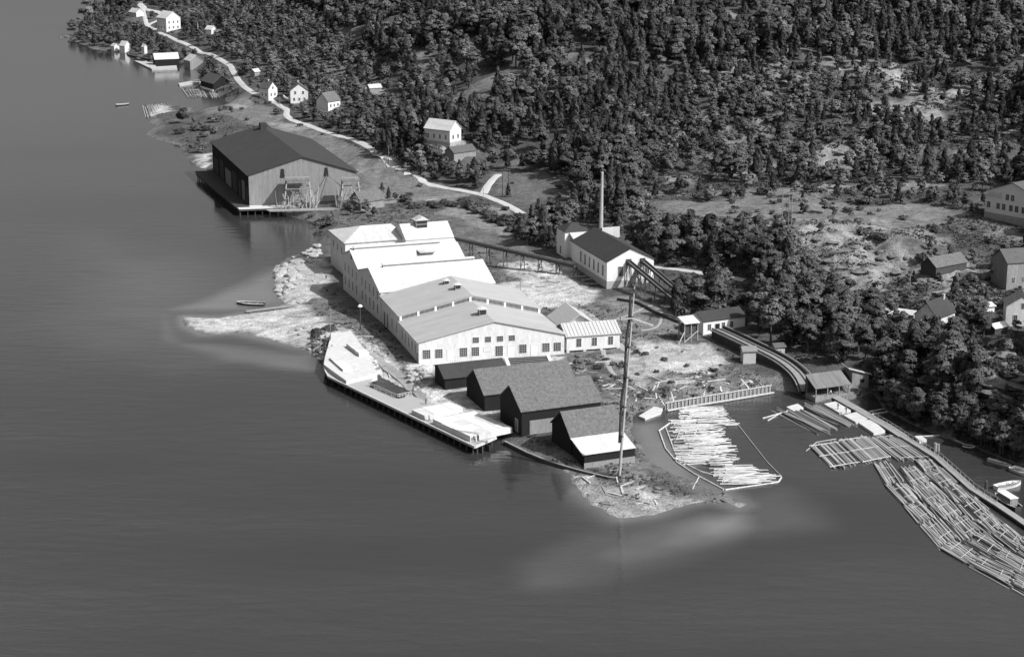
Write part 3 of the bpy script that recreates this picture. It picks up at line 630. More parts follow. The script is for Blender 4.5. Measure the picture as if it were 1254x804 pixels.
# ---- the big quay warehouse on piles
S = Fr((305.6,251.4), (437,247), 2.6)
sh = thing('warehouse', 'huge quayside warehouse with a broad dark roof and weathered board gable', 'warehouse', S.loc3, S.a)
Ws, Ds = 40.2, 78.0; ps = [(0,11.4),(Ws/2,17.6),(Ws,11.4)]
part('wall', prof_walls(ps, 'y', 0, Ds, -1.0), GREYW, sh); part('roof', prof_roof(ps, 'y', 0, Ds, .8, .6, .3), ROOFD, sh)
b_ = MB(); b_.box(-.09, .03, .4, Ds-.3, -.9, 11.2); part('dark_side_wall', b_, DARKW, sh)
for i, (y0, y1) in enumerate(((2,6),(8,13),(16,20),(24,33),(36,48),(52,60),(64,74))):
    b_ = MB(); b_.box(-.22, -.1, y0, y1, .1, 6.2+(i % 2)*1.4); part('sliding_door', b_, GREYW if i in (1,4) else TIMBD, sh)
for x in (12.5, 28.8):
    b_ = MB(); b_.extr([(x-.8,-.25,10.2),(x+.9,-.25,10.2),(x+.6,-.25,13.4),(x-.4,-.25,13.4)], (0,.2,0)); part('hoist_opening', b_, GLASS, sh)
b_ = MB(); b_.box(18.2, 20.8, Ds-9, Ds-6, 16.5, 20.0); part('roof_house', b_, ROOFD, sh)
foot(S, -18, Ws+3, -14, Ds+3)
dk = thing('warehouse_dock', 'dark timber dock on piles along the water side of the huge warehouse', 'dock', S.loc3, S.a)
b_ = MB(); b_.prism_z([(-5,-3),(-.3,-3),(-.3,Ds-2),(-7.6,Ds-2),(-8,Ds-8)], -.55, -.05); part('deck', b_, mat('tarred_deck', .05, .3, .4, .9), dk)  # side deck in one even tone, much darker than the front deck
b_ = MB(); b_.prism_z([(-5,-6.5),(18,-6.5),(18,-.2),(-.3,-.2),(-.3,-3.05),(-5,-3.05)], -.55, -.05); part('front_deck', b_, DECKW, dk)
b_ = MB(); b_.bar((-5.1,-6.6,-.45), (-8.1,Ds-8,-.45), .3, .7); b_.bar((-5.1,-6.6,-.45), (18,-6.6,-.45), .3, .6); part('edge_beam', b_, TIMBD, dk)
for i in range(24):
    b_ = MB(); y = -6+i*3.3; x = -4.8-(y+6)/Ds*2.9; b_.tube((x,y,-4.5), (x,y,-.56), .22, .2, 6); part('pile', b_, TIMBD, dk)
for i in range(9):
    b_ = MB(); x = -4.6+i*2.7; b_.tube((x,-6.1,-4.5), (x,-6.1,-.56), .22, .2, 6); part('pile', b_, TIMBD, dk)
shear(sh, -.15); shear(dk, -.15)
# log conveyors and waste timber in front of the warehouse gable
def trestle_tower(label, fr, x0, x1, y0, y1, h, n, seed, group=None):
    rnd = random.Random(seed); p0 = fr.w(x0, y0); zz = max(float(hs(*fr.w((x0+x1)/2, (y0+y1)/2))), .2)
    t = thing('timber_trestle', label, 'trestle', (float(p0[0]), float(p0[1]), zz), fr.a, group); W_, D_ = x1-x0, y1-y0
    for ix in (0, 1):
        for iy in (0, 1):
            b_ = MB(); b_.bar((ix*W_,iy*D_,-1.5), (W_*.5+(ix-.5)*W_*.7,D_*.5+(iy-.5)*D_*.7,h), .35); part('leg', b_, TIMB if iy == 0 else GREYW, t)
    b_ = MB()
    for z in (h*.35, h*.7, h):
        k = 1-.3*z/h; xa, xb = W_*.5*(1-k), W_*.5*(1+k); b_.bar((xa,0.1,z), (xb,0.1,z), .28); b_.bar((xa,D_-.1,z), (xb,D_-.1,z), .28); b_.bar((xa,0,z), (xa,D_,z), .28); b_.bar((xb,0,z), (xb,D_,z), .28)
    b_.bar((0,0,0), (W_*.8,.3,h*.7), .2); b_.bar((W_,0,0), (W_*.2,.3,h*.7), .2); part('cross_brace', b_, GREYW, t)
    b_ = MB(); b_.box(W_*.1, W_*.9, -.3, D_+.3, h, h+.3); b_.box(W_*.1, W_*.9, -.35, -.25, h+.31, h+1.1); part('platform', b_, GREYW, t)
    for i in range(n):
        b_ = MB(); x = rnd.uniform(-.2, 1.15)*W_; y = rnd.uniform(-2.5, 1); a = rnd.gauss(0, .5); l = rnd.uniform(2, 8.5)*(1 if rnd.random() < .5 else .45)
        b_.bar((x,y,rnd.uniform(-.3,.5)), (x+a*2.8,y+rnd.uniform(0,2),min(h, l*.9)), .15); part('waste_slab', b_, TIMB if rnd.random() < .4 else GREYW, t)
    return t
trestle_tower('braced timber hoist trestle hung with pale slabs before the warehouse gable', S, 12, 23.5, -9, -2.5, 10.5, 70, 3)
trestle_tower('tangled heap of pale timber on a trestle at the far corner of the warehouse', S, 33, 41, -12, -6, 9.5, 70, 5)
for a, b2, lab in (((29,-.4,10.5),(24,-7,.3),'taut hoist cable from the gable opening down to the bank'), ((29.5,-.4,10.5),(34,-9,7.5),'short hoist cable from the gable opening to the timber heap')):
    q = S.w(a[0], a[1]); b_ = MB(); b_.tube(a, b2, .13, .13, 5); single('hoist_cable', b_, STEEL, lab, 'cable', None, S.loc3, S.a)
jt = thing('log_slip', 'low timber slipway on short piles under the warehouse gable', 'slipway', S.loc3, S.a)
for i in range(5):
    b_ = MB(); b_.bar((6+i*.3,-8-i*1.0,-.3+i*.05), (34,-12-i*1.1,.3), .4); part('runner', b_, TIMB if i % 2 else GREYW, jt)
for i in range(8):
    b_ = MB(); b_.tube((10+i*3,-10-i*.4,-4), (10+i*3,-10-i*.4,-.3), .25, .2, 6); part('pile', b_, TIMBD, jt)

# ---- quay of the mill
QK = [(396,449),(402,461),(425,472),(581.5,547),(607.6,535.6),(603,524),(560,505),(505,484.5),(488,488),(451,473),(457,459.5),(446,450)]
q0 = un(QK[2], 1.8); qq = [(un(p, 2.0)[0]-q0[0], un(p, 2.0)[1]-q0[1]) for p in QK]
qy = thing('mill_quay', 'long pale timber quay on dark piles below the mill, with lumber stacked on it', 'quay', (q0[0], q0[1], 0))
def ccw(p):
    a = sum(p[i][0]*p[(i+1) % len(p)][1]-p[(i+1) % len(p)][0]*p[i][1] for i in range(len(p))); return p if a > 0 else p[::-1]
b_ = MB(); b_.prism_z(ccw(qq), 1.55, 2.0); part('deck', b_, DECKG, qy)
fr_ = [qq[0], qq[1], qq[2], qq[3], qq[4]]
b_ = MB()
for a, c in zip(fr_, fr_[1:]): b_.bar((a[0],a[1],1.95), (c[0],c[1],1.95), .35, .55)
part('edge_beam', b_, DECKW, qy)
tot = 0
for a, c in zip(fr_, fr_[1:]):
    a = np.array(a); c = np.array(c); L_ = np.linalg.norm(c-a); k = max(1, int(L_/2.6)); nv = np.array([-(c-a)[1], (c-a)[0]])/L_
    for i in range(k):
        p = a+(c-a)*(i+.5)/k+nv*.35; b_ = MB(); b_.tube((p[0],p[1],-4), (p[0],p[1],1.56), .24, .2, 6); part('pile', b_, TIMBD, qy)
b_ = MB()
for off, z in ((2.2,.9),(4.2,.7)):
    for a, c in zip(fr_[1:4], fr_[2:4]):
        a = np.array(a); c = np.array(c); L_ = np.linalg.norm(c-a); nv = np.array([-(c-a)[1], (c-a)[0]])/L_
        b_.bar((*(a+nv*off), z), (*(c+nv*off), z), .3, 1.7)
part('sheet_wall', b_, TIMBD, qy)
PL = [(398,437),(396.5,446),(424,466),(462,456.5),(452,436),(430,405),(406,408)]
pq = ccw([(un(p, 3.0)[0]-q0[0], un(p, 3.0)[1]-q0[1]) for p in PL]); b_ = MB(); b_.prism_z(pq, 1.0, 3.0)
tag(link('loading_platform', b_.mesh('loading_platform', DECKW), None, (q0[0],q0[1],0)), 'raised white loading platform at the upstream end of the quay', 'platform')
rail = MB()
def rl(px_pts, z):
    pts = [(*un(p, z), z) for p in px_pts]
    for a, c in zip(pts, pts[1:]):
        rail.bar((*a[:2],z+1.0), (*c[:2],z+1.0), .12); rail.bar((*a[:2],z+.55), (*c[:2],z+.55), .1); k = 5
        for i in range(k+1): p = np.array(a)+(np.array(c)-np.array(a))*i/k; rail.bar((p[0],p[1],z), (p[0],p[1],z+1.05), .14)
rl([(452,472.5),(486,487.5),(504,483.5)], 2.0)
single('railing', rail, TIMB, 'pale timber railing round the dark slip in the quay', 'railing')
# lumber stacks
def stack(label, px, z, h, seed, nlay=5):
    pts = [un(p, z) for p in px]; o = pts[0]; e = np.array(pts[1])-np.array(o); L_ = float(np.hypot(*e)); a = atan2(e[1], e[0]); v = np.array([-e[1], e[0]])/L_
    D_ = abs(float((np.array(pts[2])-np.array(o))@v)); t = thing('lumber_stack', label, 'lumber stack', (o[0], o[1], z), a, None); rnd = random.Random(seed)
    nb_ = max(1, round(L_/4.2))
    for i in range(nb_):
        for j in range(max(1, round(D_/2.8))):
            w_ = L_/nb_; d_ = D_/max(1, round(D_/2.8)); b_ = MB(); hh = h*rnd.uniform(.94, 1.04); g_ = .03
            ny_ = nlay
            for k in range(ny_):
                s_ = rnd.uniform(0, .07); b_.box(i*w_+g_+s_, (i+1)*w_-g_-s_, j*d_+g_, (j+1)*d_-g_, hh*k/ny_+.03, hh*(k+1)/ny_-.0)
            part('plank_bundle', b_, mat('fresh_lumber', .66, .2, .8) if rnd.random() < .7 else DECKW, t)
    return t
stack('long white lumber stack on the outer half of the quay', [(530,519.5),(576,541),(592,514)], 2.0, 1.35, 2)
stack('short white lumber stack at the inner end of the quay row', [(504,507),(520,514.5),(545,495)], 2.0, 1.2, 4)
stack('small white lumber stack at the outer corner of the quay', [(583,540.5),(601,533),(596,526)], 2.0, .8, 6)
stack('weathered lumber stack on the raised loading platform, nearest the mill', [(424,425),(440,437),(446,431)], 3.0, 1.1, 8)
stack('low lumber stack on the raised loading platform, at its water edge', [(403,440),(420,455),(428,450)], 3.0, .6, 9)
# ---- conveyors
def conveyor(label, p0, p1, w_, h_, trest, m1=GREYW, m2=DARKW, group=None, every=6.0, covered=False):
    p0 = np.array(p0, float); p1 = np.array(p1, float); d = p1-p0; L_ = np.linalg.norm(d); d /= L_; s_ = np.array([-d[1], d[0], 0]); s_ /= np.linalg.norm(s_)
    t = thing('conveyor', label, 'conveyor', tuple(p0), 0, group)
    b_ = MB(); b_.bar((0,0,0), p1-p0, w_, .25); part('trough', b_, m1, t)
    for sg in (-1, 1):
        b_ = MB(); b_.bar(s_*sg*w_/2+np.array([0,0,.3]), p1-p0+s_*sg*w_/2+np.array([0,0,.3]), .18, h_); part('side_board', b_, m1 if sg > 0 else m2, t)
    k = int(L_/every)
    for i in range(k+1):
        q = d*(i*L_/max(k,1)) if k else d*0; wz = p0+q; g = max(float(hs(wz[0], wz[1])), -1)-p0[2]
        if q[2]-g > 1.2 and trest:
            b_ = MB()
            for sg in (-1, 1): b_.bar((*(q+s_*sg*w_*.7)[:2], g-.5), (*(q+s_*sg*w_*.42)[:2], q[2]-.12), .22)
            b_.bar((*(q-s_*w_*.65)[:2], g+.3), (*(q+s_*w_*.45)[:2], q[2]-.4), .14); b_.bar((*(q-s_*w_*.5)[:2], q[2]-.35), (*(q+s_*w_*.5)[:2], q[2]-.35), .2)
            part('trestle_bent', b_, m2, t)
    return t
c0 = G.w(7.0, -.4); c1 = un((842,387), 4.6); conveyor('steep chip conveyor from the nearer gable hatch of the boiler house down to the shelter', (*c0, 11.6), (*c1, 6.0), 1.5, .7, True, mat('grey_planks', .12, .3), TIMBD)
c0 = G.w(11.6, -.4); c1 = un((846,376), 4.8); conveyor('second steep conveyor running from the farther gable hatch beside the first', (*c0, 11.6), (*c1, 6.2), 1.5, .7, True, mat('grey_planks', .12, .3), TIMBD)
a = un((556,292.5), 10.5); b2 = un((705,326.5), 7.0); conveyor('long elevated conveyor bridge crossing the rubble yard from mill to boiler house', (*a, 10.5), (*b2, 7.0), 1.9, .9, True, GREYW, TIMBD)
# ---- shelter and sorting shed at the head of the flume
SHF = Fr((838,419), (856,417), None)
sl = thing('hopper_shelter', 'small white roofed hopper shelter on timber posts at the foot of the chip conveyors', 'shelter', SHF.loc3, SHF.a)
b_ = MB(); b_.extr([(-.3,-.5,5.2),(-.3,4.0,6.2),(-.3,4.0,6.4),(-.3,-.5,5.4)], (4.8,0,0)); part('roof', b_, ROOFW, sl)
for x in (0.1, 2.1, 4.1):
    for y in (.2, 3.6):
        b_ = MB(); b_.bar((x,y,-1), (x,y,5.15), .3); part('post', b_, GREYW, sl)
b_ = MB(); b_.box(0.3, 4.0, .4, 3.4, 2.2, 4.6); part('hopper', b_, TIMBD, sl)
b_ = MB(); b_.bar((0,0,0), (4.2,0,3), .2); b_.bar((-2.5,-1,-.5), (0,0,3), .22); part('brace', b_, TIMB, sl); foot(SHF, -1, 6, -2, 6)
SO = Fr((861,409), (912,402), None)
so = house('sorting_shed', 'long low white shed with a plain dark roof at the head of the curved flume', 'shed', SO, 7.5, 3.7, 5.4, 'x', WHITE, ROOFD)
for x, k in ((2.0,'w'),(4.6,'d'),(6.6,'w'),(9.3,'w')):
    if k == 'w': window(so, x, 0, 1.0, 0, 1.0, 1.6, 2, 3)
    else: door(so, x, 0, 0, 0, 1.5, 2.5)
# ---- curved log flume
ribbon('path', [(700,376),(725,386),(742,408),(770,432),(812,440),(850,432),(862,420)], 2.2, .06, mat('trodden_path', .3, .3))
ribbon('path', [(742,408),(738,430),(748,455),(770,474),(792,488)], 1.4, .06, mat('trodden_path', .3, .3))
ribbon('path', [(413,398),(440,420),(470,446),(500,470),(520,490)], 2.4, .06, mat('trodden_path', .3, .3))
FL = [((879,402.5),6.0),((895,409.5),6.0),((925,424),5.6),((948,435),5.2),((965,445),4.6),((978,456),3.8),((986,467),2.8),((990,478),1.4)]
pts = np.array([(*un(p, z), z) for p, z in FL]); fo = pts[0]
fl = thing('log_flume', 'curved timber log haul bending down from the sorting shed to the water', 'log flume', tuple(fo))
tt = np.linspace(0, len(pts)-1, 43); Cc = np.column_stack([np.interp(tt, range(len(pts)), pts[:,k]) for k in range(3)])
for _ in range(6): Cc[1:-1] = (Cc[:-2]+2*Cc[1:-1]+Cc[2:])/4
dd = np.gradient(Cc, axis=0); dd[:,2] = 0; dd /= np.linalg.norm(dd, axis=1)[:,None]; sd = np.stack([-dd[:,1], dd[:,0], np.zeros(len(dd))], 1)
def strip(off0, off1, z0, z1):
    b_ = MB(); A = Cc-fo
    for i in range(len(A)-1):
        q = [A[i]+sd[i]*off0, A[i]+sd[i]*off1, A[i+1]+sd[i+1]*off1, A[i+1]+sd[i+1]*off0]
        b_.add([v+np.array([0,0,z0]) for v in q]+[v+np.array([0,0,z1]) for v in q], [(0,1,2,3),(7,6,5,4),(0,4,5,1),(1,5,6,2),(2,6,7,3),(3,7,4,0)])
    return b_
part('floor', strip(-1.7, 1.7, -.2, 0), GREYW, fl)
for o_, w_, h_ in ((-1.85,.3,.55),(1.75,.3,.75),(.35,.22,.35),(-2.5,.25,.15),(2.6,.3,.5)): part('rail', strip(o_-w_/2, o_+w_/2, 0 if abs(o_) < 2 else -.2, h_), TIMBD if o_ > 1 and o_ < 2 else GREYW, fl)
for i in range(2, 42, 3):
    b_ = MB(); q = Cc[i]-fo; g = float(hs(Cc[i][0], Cc[i][1]))-fo[2]
    if q[2]-g > .8:
        for o_ in (-1.7, 1.7): b_.bar((*(q+sd[i]*o_*1.15)[:2], g-.5), (*(q+sd[i]*o_)[:2], q[2]-.2), .3)
        b_.bar((*(q-sd[i]*1.8)[:2], q[2]-.35), (*(q+sd[i]*1.8)[:2], q[2]-.35), .3); part('trestle_bent', b_, TIMBD, fl)
part('skirt_wall', strip(-1.95, -1.8, -3.2, -.25), TIMBD, fl)
for p in Cc: FOOT.append([(p[0]-4,p[1]-4),(p[0]+4,p[1]-4),(p[0]+4,p[1]+4),(p[0]-4,p[1]+4)])
HU = Fr((910,446), (925,445.5), None)
hu = house('winch_house', 'small pale winch house on a post against the near side of the curved flume', 'hut', HU, 3.2, 3.6, 4.4, 'x', CONC, mat('felt_hut_roof', .2, .3), 3.4)
HU2 = Fr((949,438), (961,437), None); house('winch_hut', 'tiny hut with a pale door in the trees behind the curved flume', 'hut', HU2, 2.6, 2.9, 3.6, 'x', CONC, ROOFS2, 2.8, wins=(('f',1,.6,.8,1.4),))
LS = Fr((1001,485.5), (1043,480), 1.3)
ls = thing('landing_roof', 'open lean-to roof of striped boards over the landing at the foot of the flume', 'shelter', LS.loc3, LS.a)
b_ = MB(); b_.extr([(-1,-.5,2.2),(-1,4.6,4.6),(-1,4.6,4.75),(-1,-.5,2.35)], (10.5,0,0)); part('roof', b_, mat('striped_boards', .16, .5, .5, .9, streak=(2,.1,.1)), ls)
b_ = MB(); b_.box(-.8, 9.2, -.4, 4.4, -1.8, -.05); part('deck', b_, GREYW, ls)
for x in (-.6, 2.8, 6.2, 9):
    for y, h_ in ((-.2,2.2),(4.3,4.4)):
        b_ = MB(); b_.bar((x,y,-.04), (x,y,h_), .22); part('post', b_, GREYW, ls)
b_ = MB(); b_.box(-.9, 9.3, 4.45, 4.55, -1.5, 4.3); part('back_wall', b_, TIMBD, ls); foot(LS, -2, 11, -2, 6)
HM = Fr((1043,474.5), (1065,473), None)
hm = thing('watch_hut', 'tall narrow grey hut with a bright steep mono-pitch roof edge by the pier landing', 'hut', HM.loc3, HM.a)
b_ = MB(); b_.extr([(0,0,-1),(4.6,0,-1),(4.6,0,3.2),(0,0,4.6)], (0,4.5,0)); part('wall', b_, GREYW, hm)
b_ = MB(); b_.extr([(-1.2,-.5,5.15),(5.2,-.5,3.2),(5.2,-.5,3.4),(-1.2,-.5,5.35)], (0,5.5,0)); part('roof', b_, ROOFW, hm); b_ = MB(); b_.extr([(-1.0,.5,5.36),(5.0,.5,3.53),(5.0,.5,3.5),(-1.0,.5,5.33)], (0,4.4,0)); part('roof_felt', b_, ROOFD, hm)
b_ = MB(); b_.box(2.2, 3.4, -.05, .1, 1.2, 2.2); part('window', b_, GLASS, hm); foot(HM, -2, 6, -2, 6)
# ---- houses
HOUSES = []
house('villa', 'large white villa with white roof far up the road, above the point', 'house', Fr((204,38), (221,36.5), None), 11, 8, 12, 'y', WHITE, ROOFW, 11, wins=(('f',3,1.2,1,1.5),('f',3,4.6,1,1.5),('l',3,1.2,1,1.5)))
house('cottage', 'small white cottage among trees near the top of the point', 'house', Fr((158,20), (172,22), None), 6, 3.2, 5.6, 'x', WHITE, ROOFW, 10, wins=(('f',3,1,.9,1.2),))
house('cottage', 'tiny white cottage with pale roof on the slope beside a flagpole', 'house', Fr((259,42), (266,41), None), 5, 2.8, 4.8, 'y', WHITE, ROOFW, 5, wins=(('f',1,1,.9,1.2),))
house('boathouse', 'black boathouse with a gleaming white roof on a stone pier', 'boathouse', Fr((190,79.5), (215,78.5), 1.0), 8, 3.2, 6.2, 'x', DARKW, ROOFW, 14)
house('boathouse', 'pale gabled boathouse with a white roof at the head of the inlet', 'boathouse', Fr((233,84), (247,83), None), 9, 4.4, 7.4, 'y', GREYW, ROOFW, 8)
house('bathing_hut', 'narrow white hut at the waterside below the point, nearest its tip', 'hut', Fr((140,63), (146,62.5), None), 4, 3.2, 4.6, 'y', WHITE, ROOFW, 3.6)
house('bathing_hut', 'white gabled hut with steep roof in the middle of the waterside huts', 'hut', Fr((153,63.5), (161,62.5), None), 5, 3.6, 6.2, 'y', WHITE, ROOFW, 5)
house('bathing_hut', 'very narrow white hut standing just before the stone jetty', 'hut', Fr((177,66), (180.5,65.6), None), 2.5, 4.2, 5.6, 'y', WHITE, ROOFW, 2.2)

sd2 = house('net_shed', 'long dark-roofed shed beside the small log pond', 'shed', Fr((246,106), (270,113), 1.4), 10, 3.4, 7.4, 'x', DARKW, mat('faded_tar_roof', .085, .2, .3), 17)
b_ = MB(); b_.box(.2, 17, -.4, -.05, -.8, .35); part('white_sill', b_, WHITE, sd2)
house('privy_shed', 'little white-roofed shed among trees above the road bend', 'shed', Fr((312,93), (320,92), None), 3.5, 2.2, 3.4, 'x', GREYW, ROOFW, 3.6)
house('farmhouse', 'white gabled house with grey roof, first of three beside the bend in the road', 'house', Fr((329,121), (343,119), None), 6.5, 5.0, 8.2, 'y', WHITE, ROOFS2, 6.0, wins=(('f',2,1.2,.9,1.4),('f',1,4.6,.9,1.3),('l',2,1.2,.9,1.4)), ch=(.5,.5))
house('farmhouse', 'pale two storey house with broad grey roof, in the middle of the three', 'house', Fr((356,126.5), (376,126), None), 9, 6.2, 9.4, 'y', WALLW, ROOFS2, 8.6, wins=(('f',3,1.2,.9,1.4),('f',2,4.4,.9,1.4)), ch=(.5,.6))
house('farmhouse', 'low white house with a plain grey roof facing the road, beside the wooded yard', 'house', Fr((402,134.5), (418,132), None), 8, 3.8, 7.6, 'x', WHITE, ROOFS, 8, wins=(('f',3,1.1,.9,1.3),))
house('cottage', 'bright white cottage with white roof on top of the rocky knoll', 'house', Fr((551,177), (571,172.5), None), 13, 5.6, 9.0, 'y', WHITE, ROOFW, 7.6, wins=(('f',2,2.0,1.0,1.6),('l',4,2.0,.8,1.6)), plinth=.8)
house('outbuilding', 'grey-roofed outbuilding just below the white knoll cottage', 'shed', Fr((556,194), (586,190), None), 6, 2.2, 4.2, 'x', GREYW, ROOFS2, 11)
house('outbuilding', 'small pale-roofed shed in the clearing above the three road houses', 'shed', Fr((453,113), (469,112), None), 4, 2, 3.4, 'x', GREYW, ROOFM, 6)
house('outbuilding', 'grey roofed outhouse in bushes between the warehouse and the white mill', 'shed', Fr((442,257), (474,253), None), 8, 3, 6, 'x', GREYW, ROOFS, 10)
BH = Fr((1205,268), (1275,281), None)
bh = house('manor_house', 'big pale two storey house on a dark basement at the edge of the wood', 'house', BH, 14, 9.5, 13.5, 'y', mat('cream_paint', .66, .15), ROOFS2, 21, plinth=2.6, ch=(.5,.5))
for x in (1.5, 5.2, 7.4, 10.2, 12.4, 15, 17.5): window(bh, x, 0, 4.2, 0, 1.3, 1.9, 2, 3)
for x in (8.6, 10.6): window(bh, x, 0, 7.6, 0, 1.2, 1.9, 2, 3)
b_ = MB(); b_.extr([(-.4,-.4,8.2),(6.5,-.4,8.2),(6.5,-.4,9.6),(2.4,-.4,9.4)], (0,3,0)); part('verandah_roof', b_, ROOFW, bh)
house('barn', 'long low barn with a pale sagging roof on the rocky slope', 'barn', Fr((1146,337), (1193,328), None), 6, 2.4, 4.6, 'x', TIMBD, ROOFS, 13)
HB = Fr((1119,408), (1139,412), None)
hb = house('dwelling', 'white house with a dark steep roof and chimney half hidden by trees', 'house', HB, 9.5, 5.4, 9.2, 'y', WALLW, ROOFD, 6.8, wins=(('l',1,2.2,2.2,2.2),('f',2,2.0,1.0,1.5)), ch=(.55,.85))
b_ = MB(); b_.box(2.6, 5.8, -1.4, -.02, 4.2, 4.4); part('porch_roof', b_, ROOFW, hb)
house('greenhouse', 'long narrow white-roofed shed beside the dark-roofed white house', 'shed', Fr((1093,390), (1115,393), None), 3.5, 1.8, 2.6, 'x', GREYW, ROOFW, 6)
house('dwelling', 'tall grey house beside the low barn, half hidden by a dark bush', 'house', Fr((1232,355), (1275,352), None), 9, 8, 11, 'x', GREYW, ROOFS2, 14, wins=(('f',4,2,1,1.6),))
house('dwelling', 'white gabled house above the rocky outcrop beside white sheds', 'house', Fr((1231,399), (1258,400), None), 7, 5.6, 8.6, 'y', WALLW, ROOFS, 9, wins=(('f',2,1.6,1,1.5),('f',1,5,1,1.4)))
house('outbuilding', 'flat white shed roof directly beside the white gabled house', 'shed', Fr((1199,386), (1217,384), None), 4, 2.2, 2.8, 'x', WHITE, ROOFW, 5)
house('outbuilding', 'grey lean-to shed sloping between the two white shed roofs', 'shed', Fr((1209,400), (1222,397), None), 5, 2.2, 3.2, 'x', GREYW, ROOFM, 4)
house('outbuilding', 'lowest small white shed roof at the top of the rocky outcrop', 'shed', Fr((1218,411), (1236,407), None), 3, 2.0, 2.8, 'x', TIMBD, ROOFW, 5)
# ================================================================== floating timber
def logmesh(mb, p, q, r0, r1, mi=0, n=6): mb.tube(p, q, r0, r1, n, mi)
LOGC = []
for k in range(6):
    b_ = MB(); r = (.15,.18,.2,.17,.22,.14)[k]; bend = (.1,-.12,.05,0,.15,-.08)[k]
    b_.tube((-.5,0,0), (0,bend*.25,0), r, r*.93, 6); b_.tube((0,bend*.25,0), (.5,0,0), r*.93, r*.75, 6); LOGC.append(b_)
LM = {}
def logme(kind_, k, m):
    key = (kind_, k)
    if key not in LM: LM[key] = LOGC[k].mesh('log', m)
    return LM[key]
def put_log(p, q, z, m, kind_, parent=None, rad=1.0, z1=None):
    p = np.array(p); q = np.array(q); d = q-p; L_ = float(np.hypot(*d)); o = link('log', logme(kind_, random.randrange(6), m), parent)
    o.location = ((p[0]+q[0])/2, (p[1]+q[1])/2, z if z1 is None else (z+z1)/2); o.scale = (L_, rad, rad)
    o.rotation_euler = (0, 0 if z1 is None else -math.asin(max(-.5, min(.5, (z1-z)/L_))), atan2(d[1], d[0])); return o
def raft(label, quad, nlog, seed, group='log rafts moored along the floating walkway', poles=3, loose=.3, gap=.0):
    """quad: four pixels a b c d, logs run from edge a-b to edge d-c"""
    rnd = random.Random(seed); A, B, C_, D_ = [np.array(un(p, .15)) for p in quad]; o = (A+B+C_+D_)/4
    t = thing('log_raft', label, 'log raft', (o[0], o[1], 0), 0, group)
    for i in range(nlog):
        s_ = (i+.5)/nlog+rnd.gauss(0, loose/nlog); e = s_+rnd.gauss(0, loose*1.6/nlog)
        p = A+(B-A)*s_; q = D_+(C_-D_)*e; d = q-p; a0 = rnd.uniform(-.05, .07); a1 = 1+rnd.uniform(-.07, .05)
        ang_ = put_log(p+d*(a0+rnd.gauss(0,.04))-o+np.array([rnd.gauss(0,.12),rnd.gauss(0,.12)]), p+d*(a1+rnd.gauss(0,.05))-o+np.array([rnd.gauss(0,.12),rnd.gauss(0,.12)]), rnd.uniform(-.05, .3), *((LOGG, 'g') if rnd.random() < .5 else ((LOGD, 'd') if rnd.random() < .36 else (LOGP, 'p'))), t, rnd.uniform(.7, 1.35))
    for k in range(poles):
        f = (k+.5)/poles if poles < 3 else k/(poles-1)*.94+.03
        p = A+(D_-A)*f; q = B+(C_-B)*f; d = (q-p); b_ = MB(); u_ = rnd.uniform(0, .35), rnd.uniform(.7, 1.0); p, q = p+d*(u_[0] if nlog > 33 else -.03)-o, p+d*(u_[1] if nlog > 33 else 1.03)-o
        b_.tube((p[0],p[1],.36), (q[0],q[1],.36), .11 if nlog > 33 else .15, .09, 6); part('cross_pole', b_, LOGG if nlog > 33 else LOGP, t)
    return t
raft('neat log raft tied at the outer corner, nearest the open pond', [(991,546),(1026,541),(1053,567),(1018,573)], 32, 1)
raft('neat log raft, second of the three squared rafts beside the walkway', [(1027,539),(1060,535),(1091,560),(1058,567)], 32, 2)
raft('neat log raft tied up to the walkway below the white deck', [(1064,537),(1100,532),(1146,560),(1096,562)], 36, 3)
Ledge = [(1066,568),(1078,588),(1090,606),(1106,622),(1120,637),(1138,658),(1155,678),(1180,690),(1215,708),(1256,729),(1290,748)]
Redge = [(1143,562),(1155,571),(1169,583),(1183,597),(1196,609),(1208,620),(1222,632),(1236,643),(1250,655),(1268,668),(1290,684)]
Lw = np.array(Ledge, float); Rw = np.array(Redge, float)
def eg(E_, t): i = min(int(t), len(E_)-2); return E_[i]+(E_[i+1]-E_[i])*(t-i)
adj = ['first', 'second', 'third', 'fourth', 'fifth', 'sixth', 'seventh']; col = ['outer edge, open-water side', 'middle of the three strings', 'side next to the walkway']
rn = 0
for j in range(7):
    for i in range(3):
        t0, t1 = j*1.42+.03, j*1.42+1.36; sh_ = (.0, .5, -.3)[i]; t0 = max(0, min(9.9, t0+sh_)); t1 = max(0, min(9.98, t1+sh_)); s0, s1 = i/3+.02, (i+1)/3-.025
        a = eg(Lw,t0)+(eg(Rw,t0)-eg(Lw,t0))*s0; b2 = eg(Lw,t0)+(eg(Rw,t0)-eg(Lw,t0))*s1; c_ = eg(Lw,t1)+(eg(Rw,t1)-eg(Lw,t1))*s1; d_ = eg(Lw,t1)+(eg(Rw,t1)-eg(Lw,t1))*s0
        jit = lambda v: v+np.array([random.gauss(0,.7),random.gauss(0,.6)])
        a, b2, c_, d_ = map(jit, (a, b2, c_, d_))
        raft(f'shaggy log raft, {adj[j]} along its string from the landing, {col[i]}', [a, b2, c_, d_], 34, 20+rn, poles=2, loose=1.7); rn += 1
raft('loose fan of floating logs below the curved flume', [(950,504),(985,499),(1030,522),(1004,532)], 20, 50, None, 0, 1.3)
raft('narrow string of dark logs against the landing pier', [(985,497),(1002,494),(1045,519),(1036,522)], 12, 51, None, 0, .8)
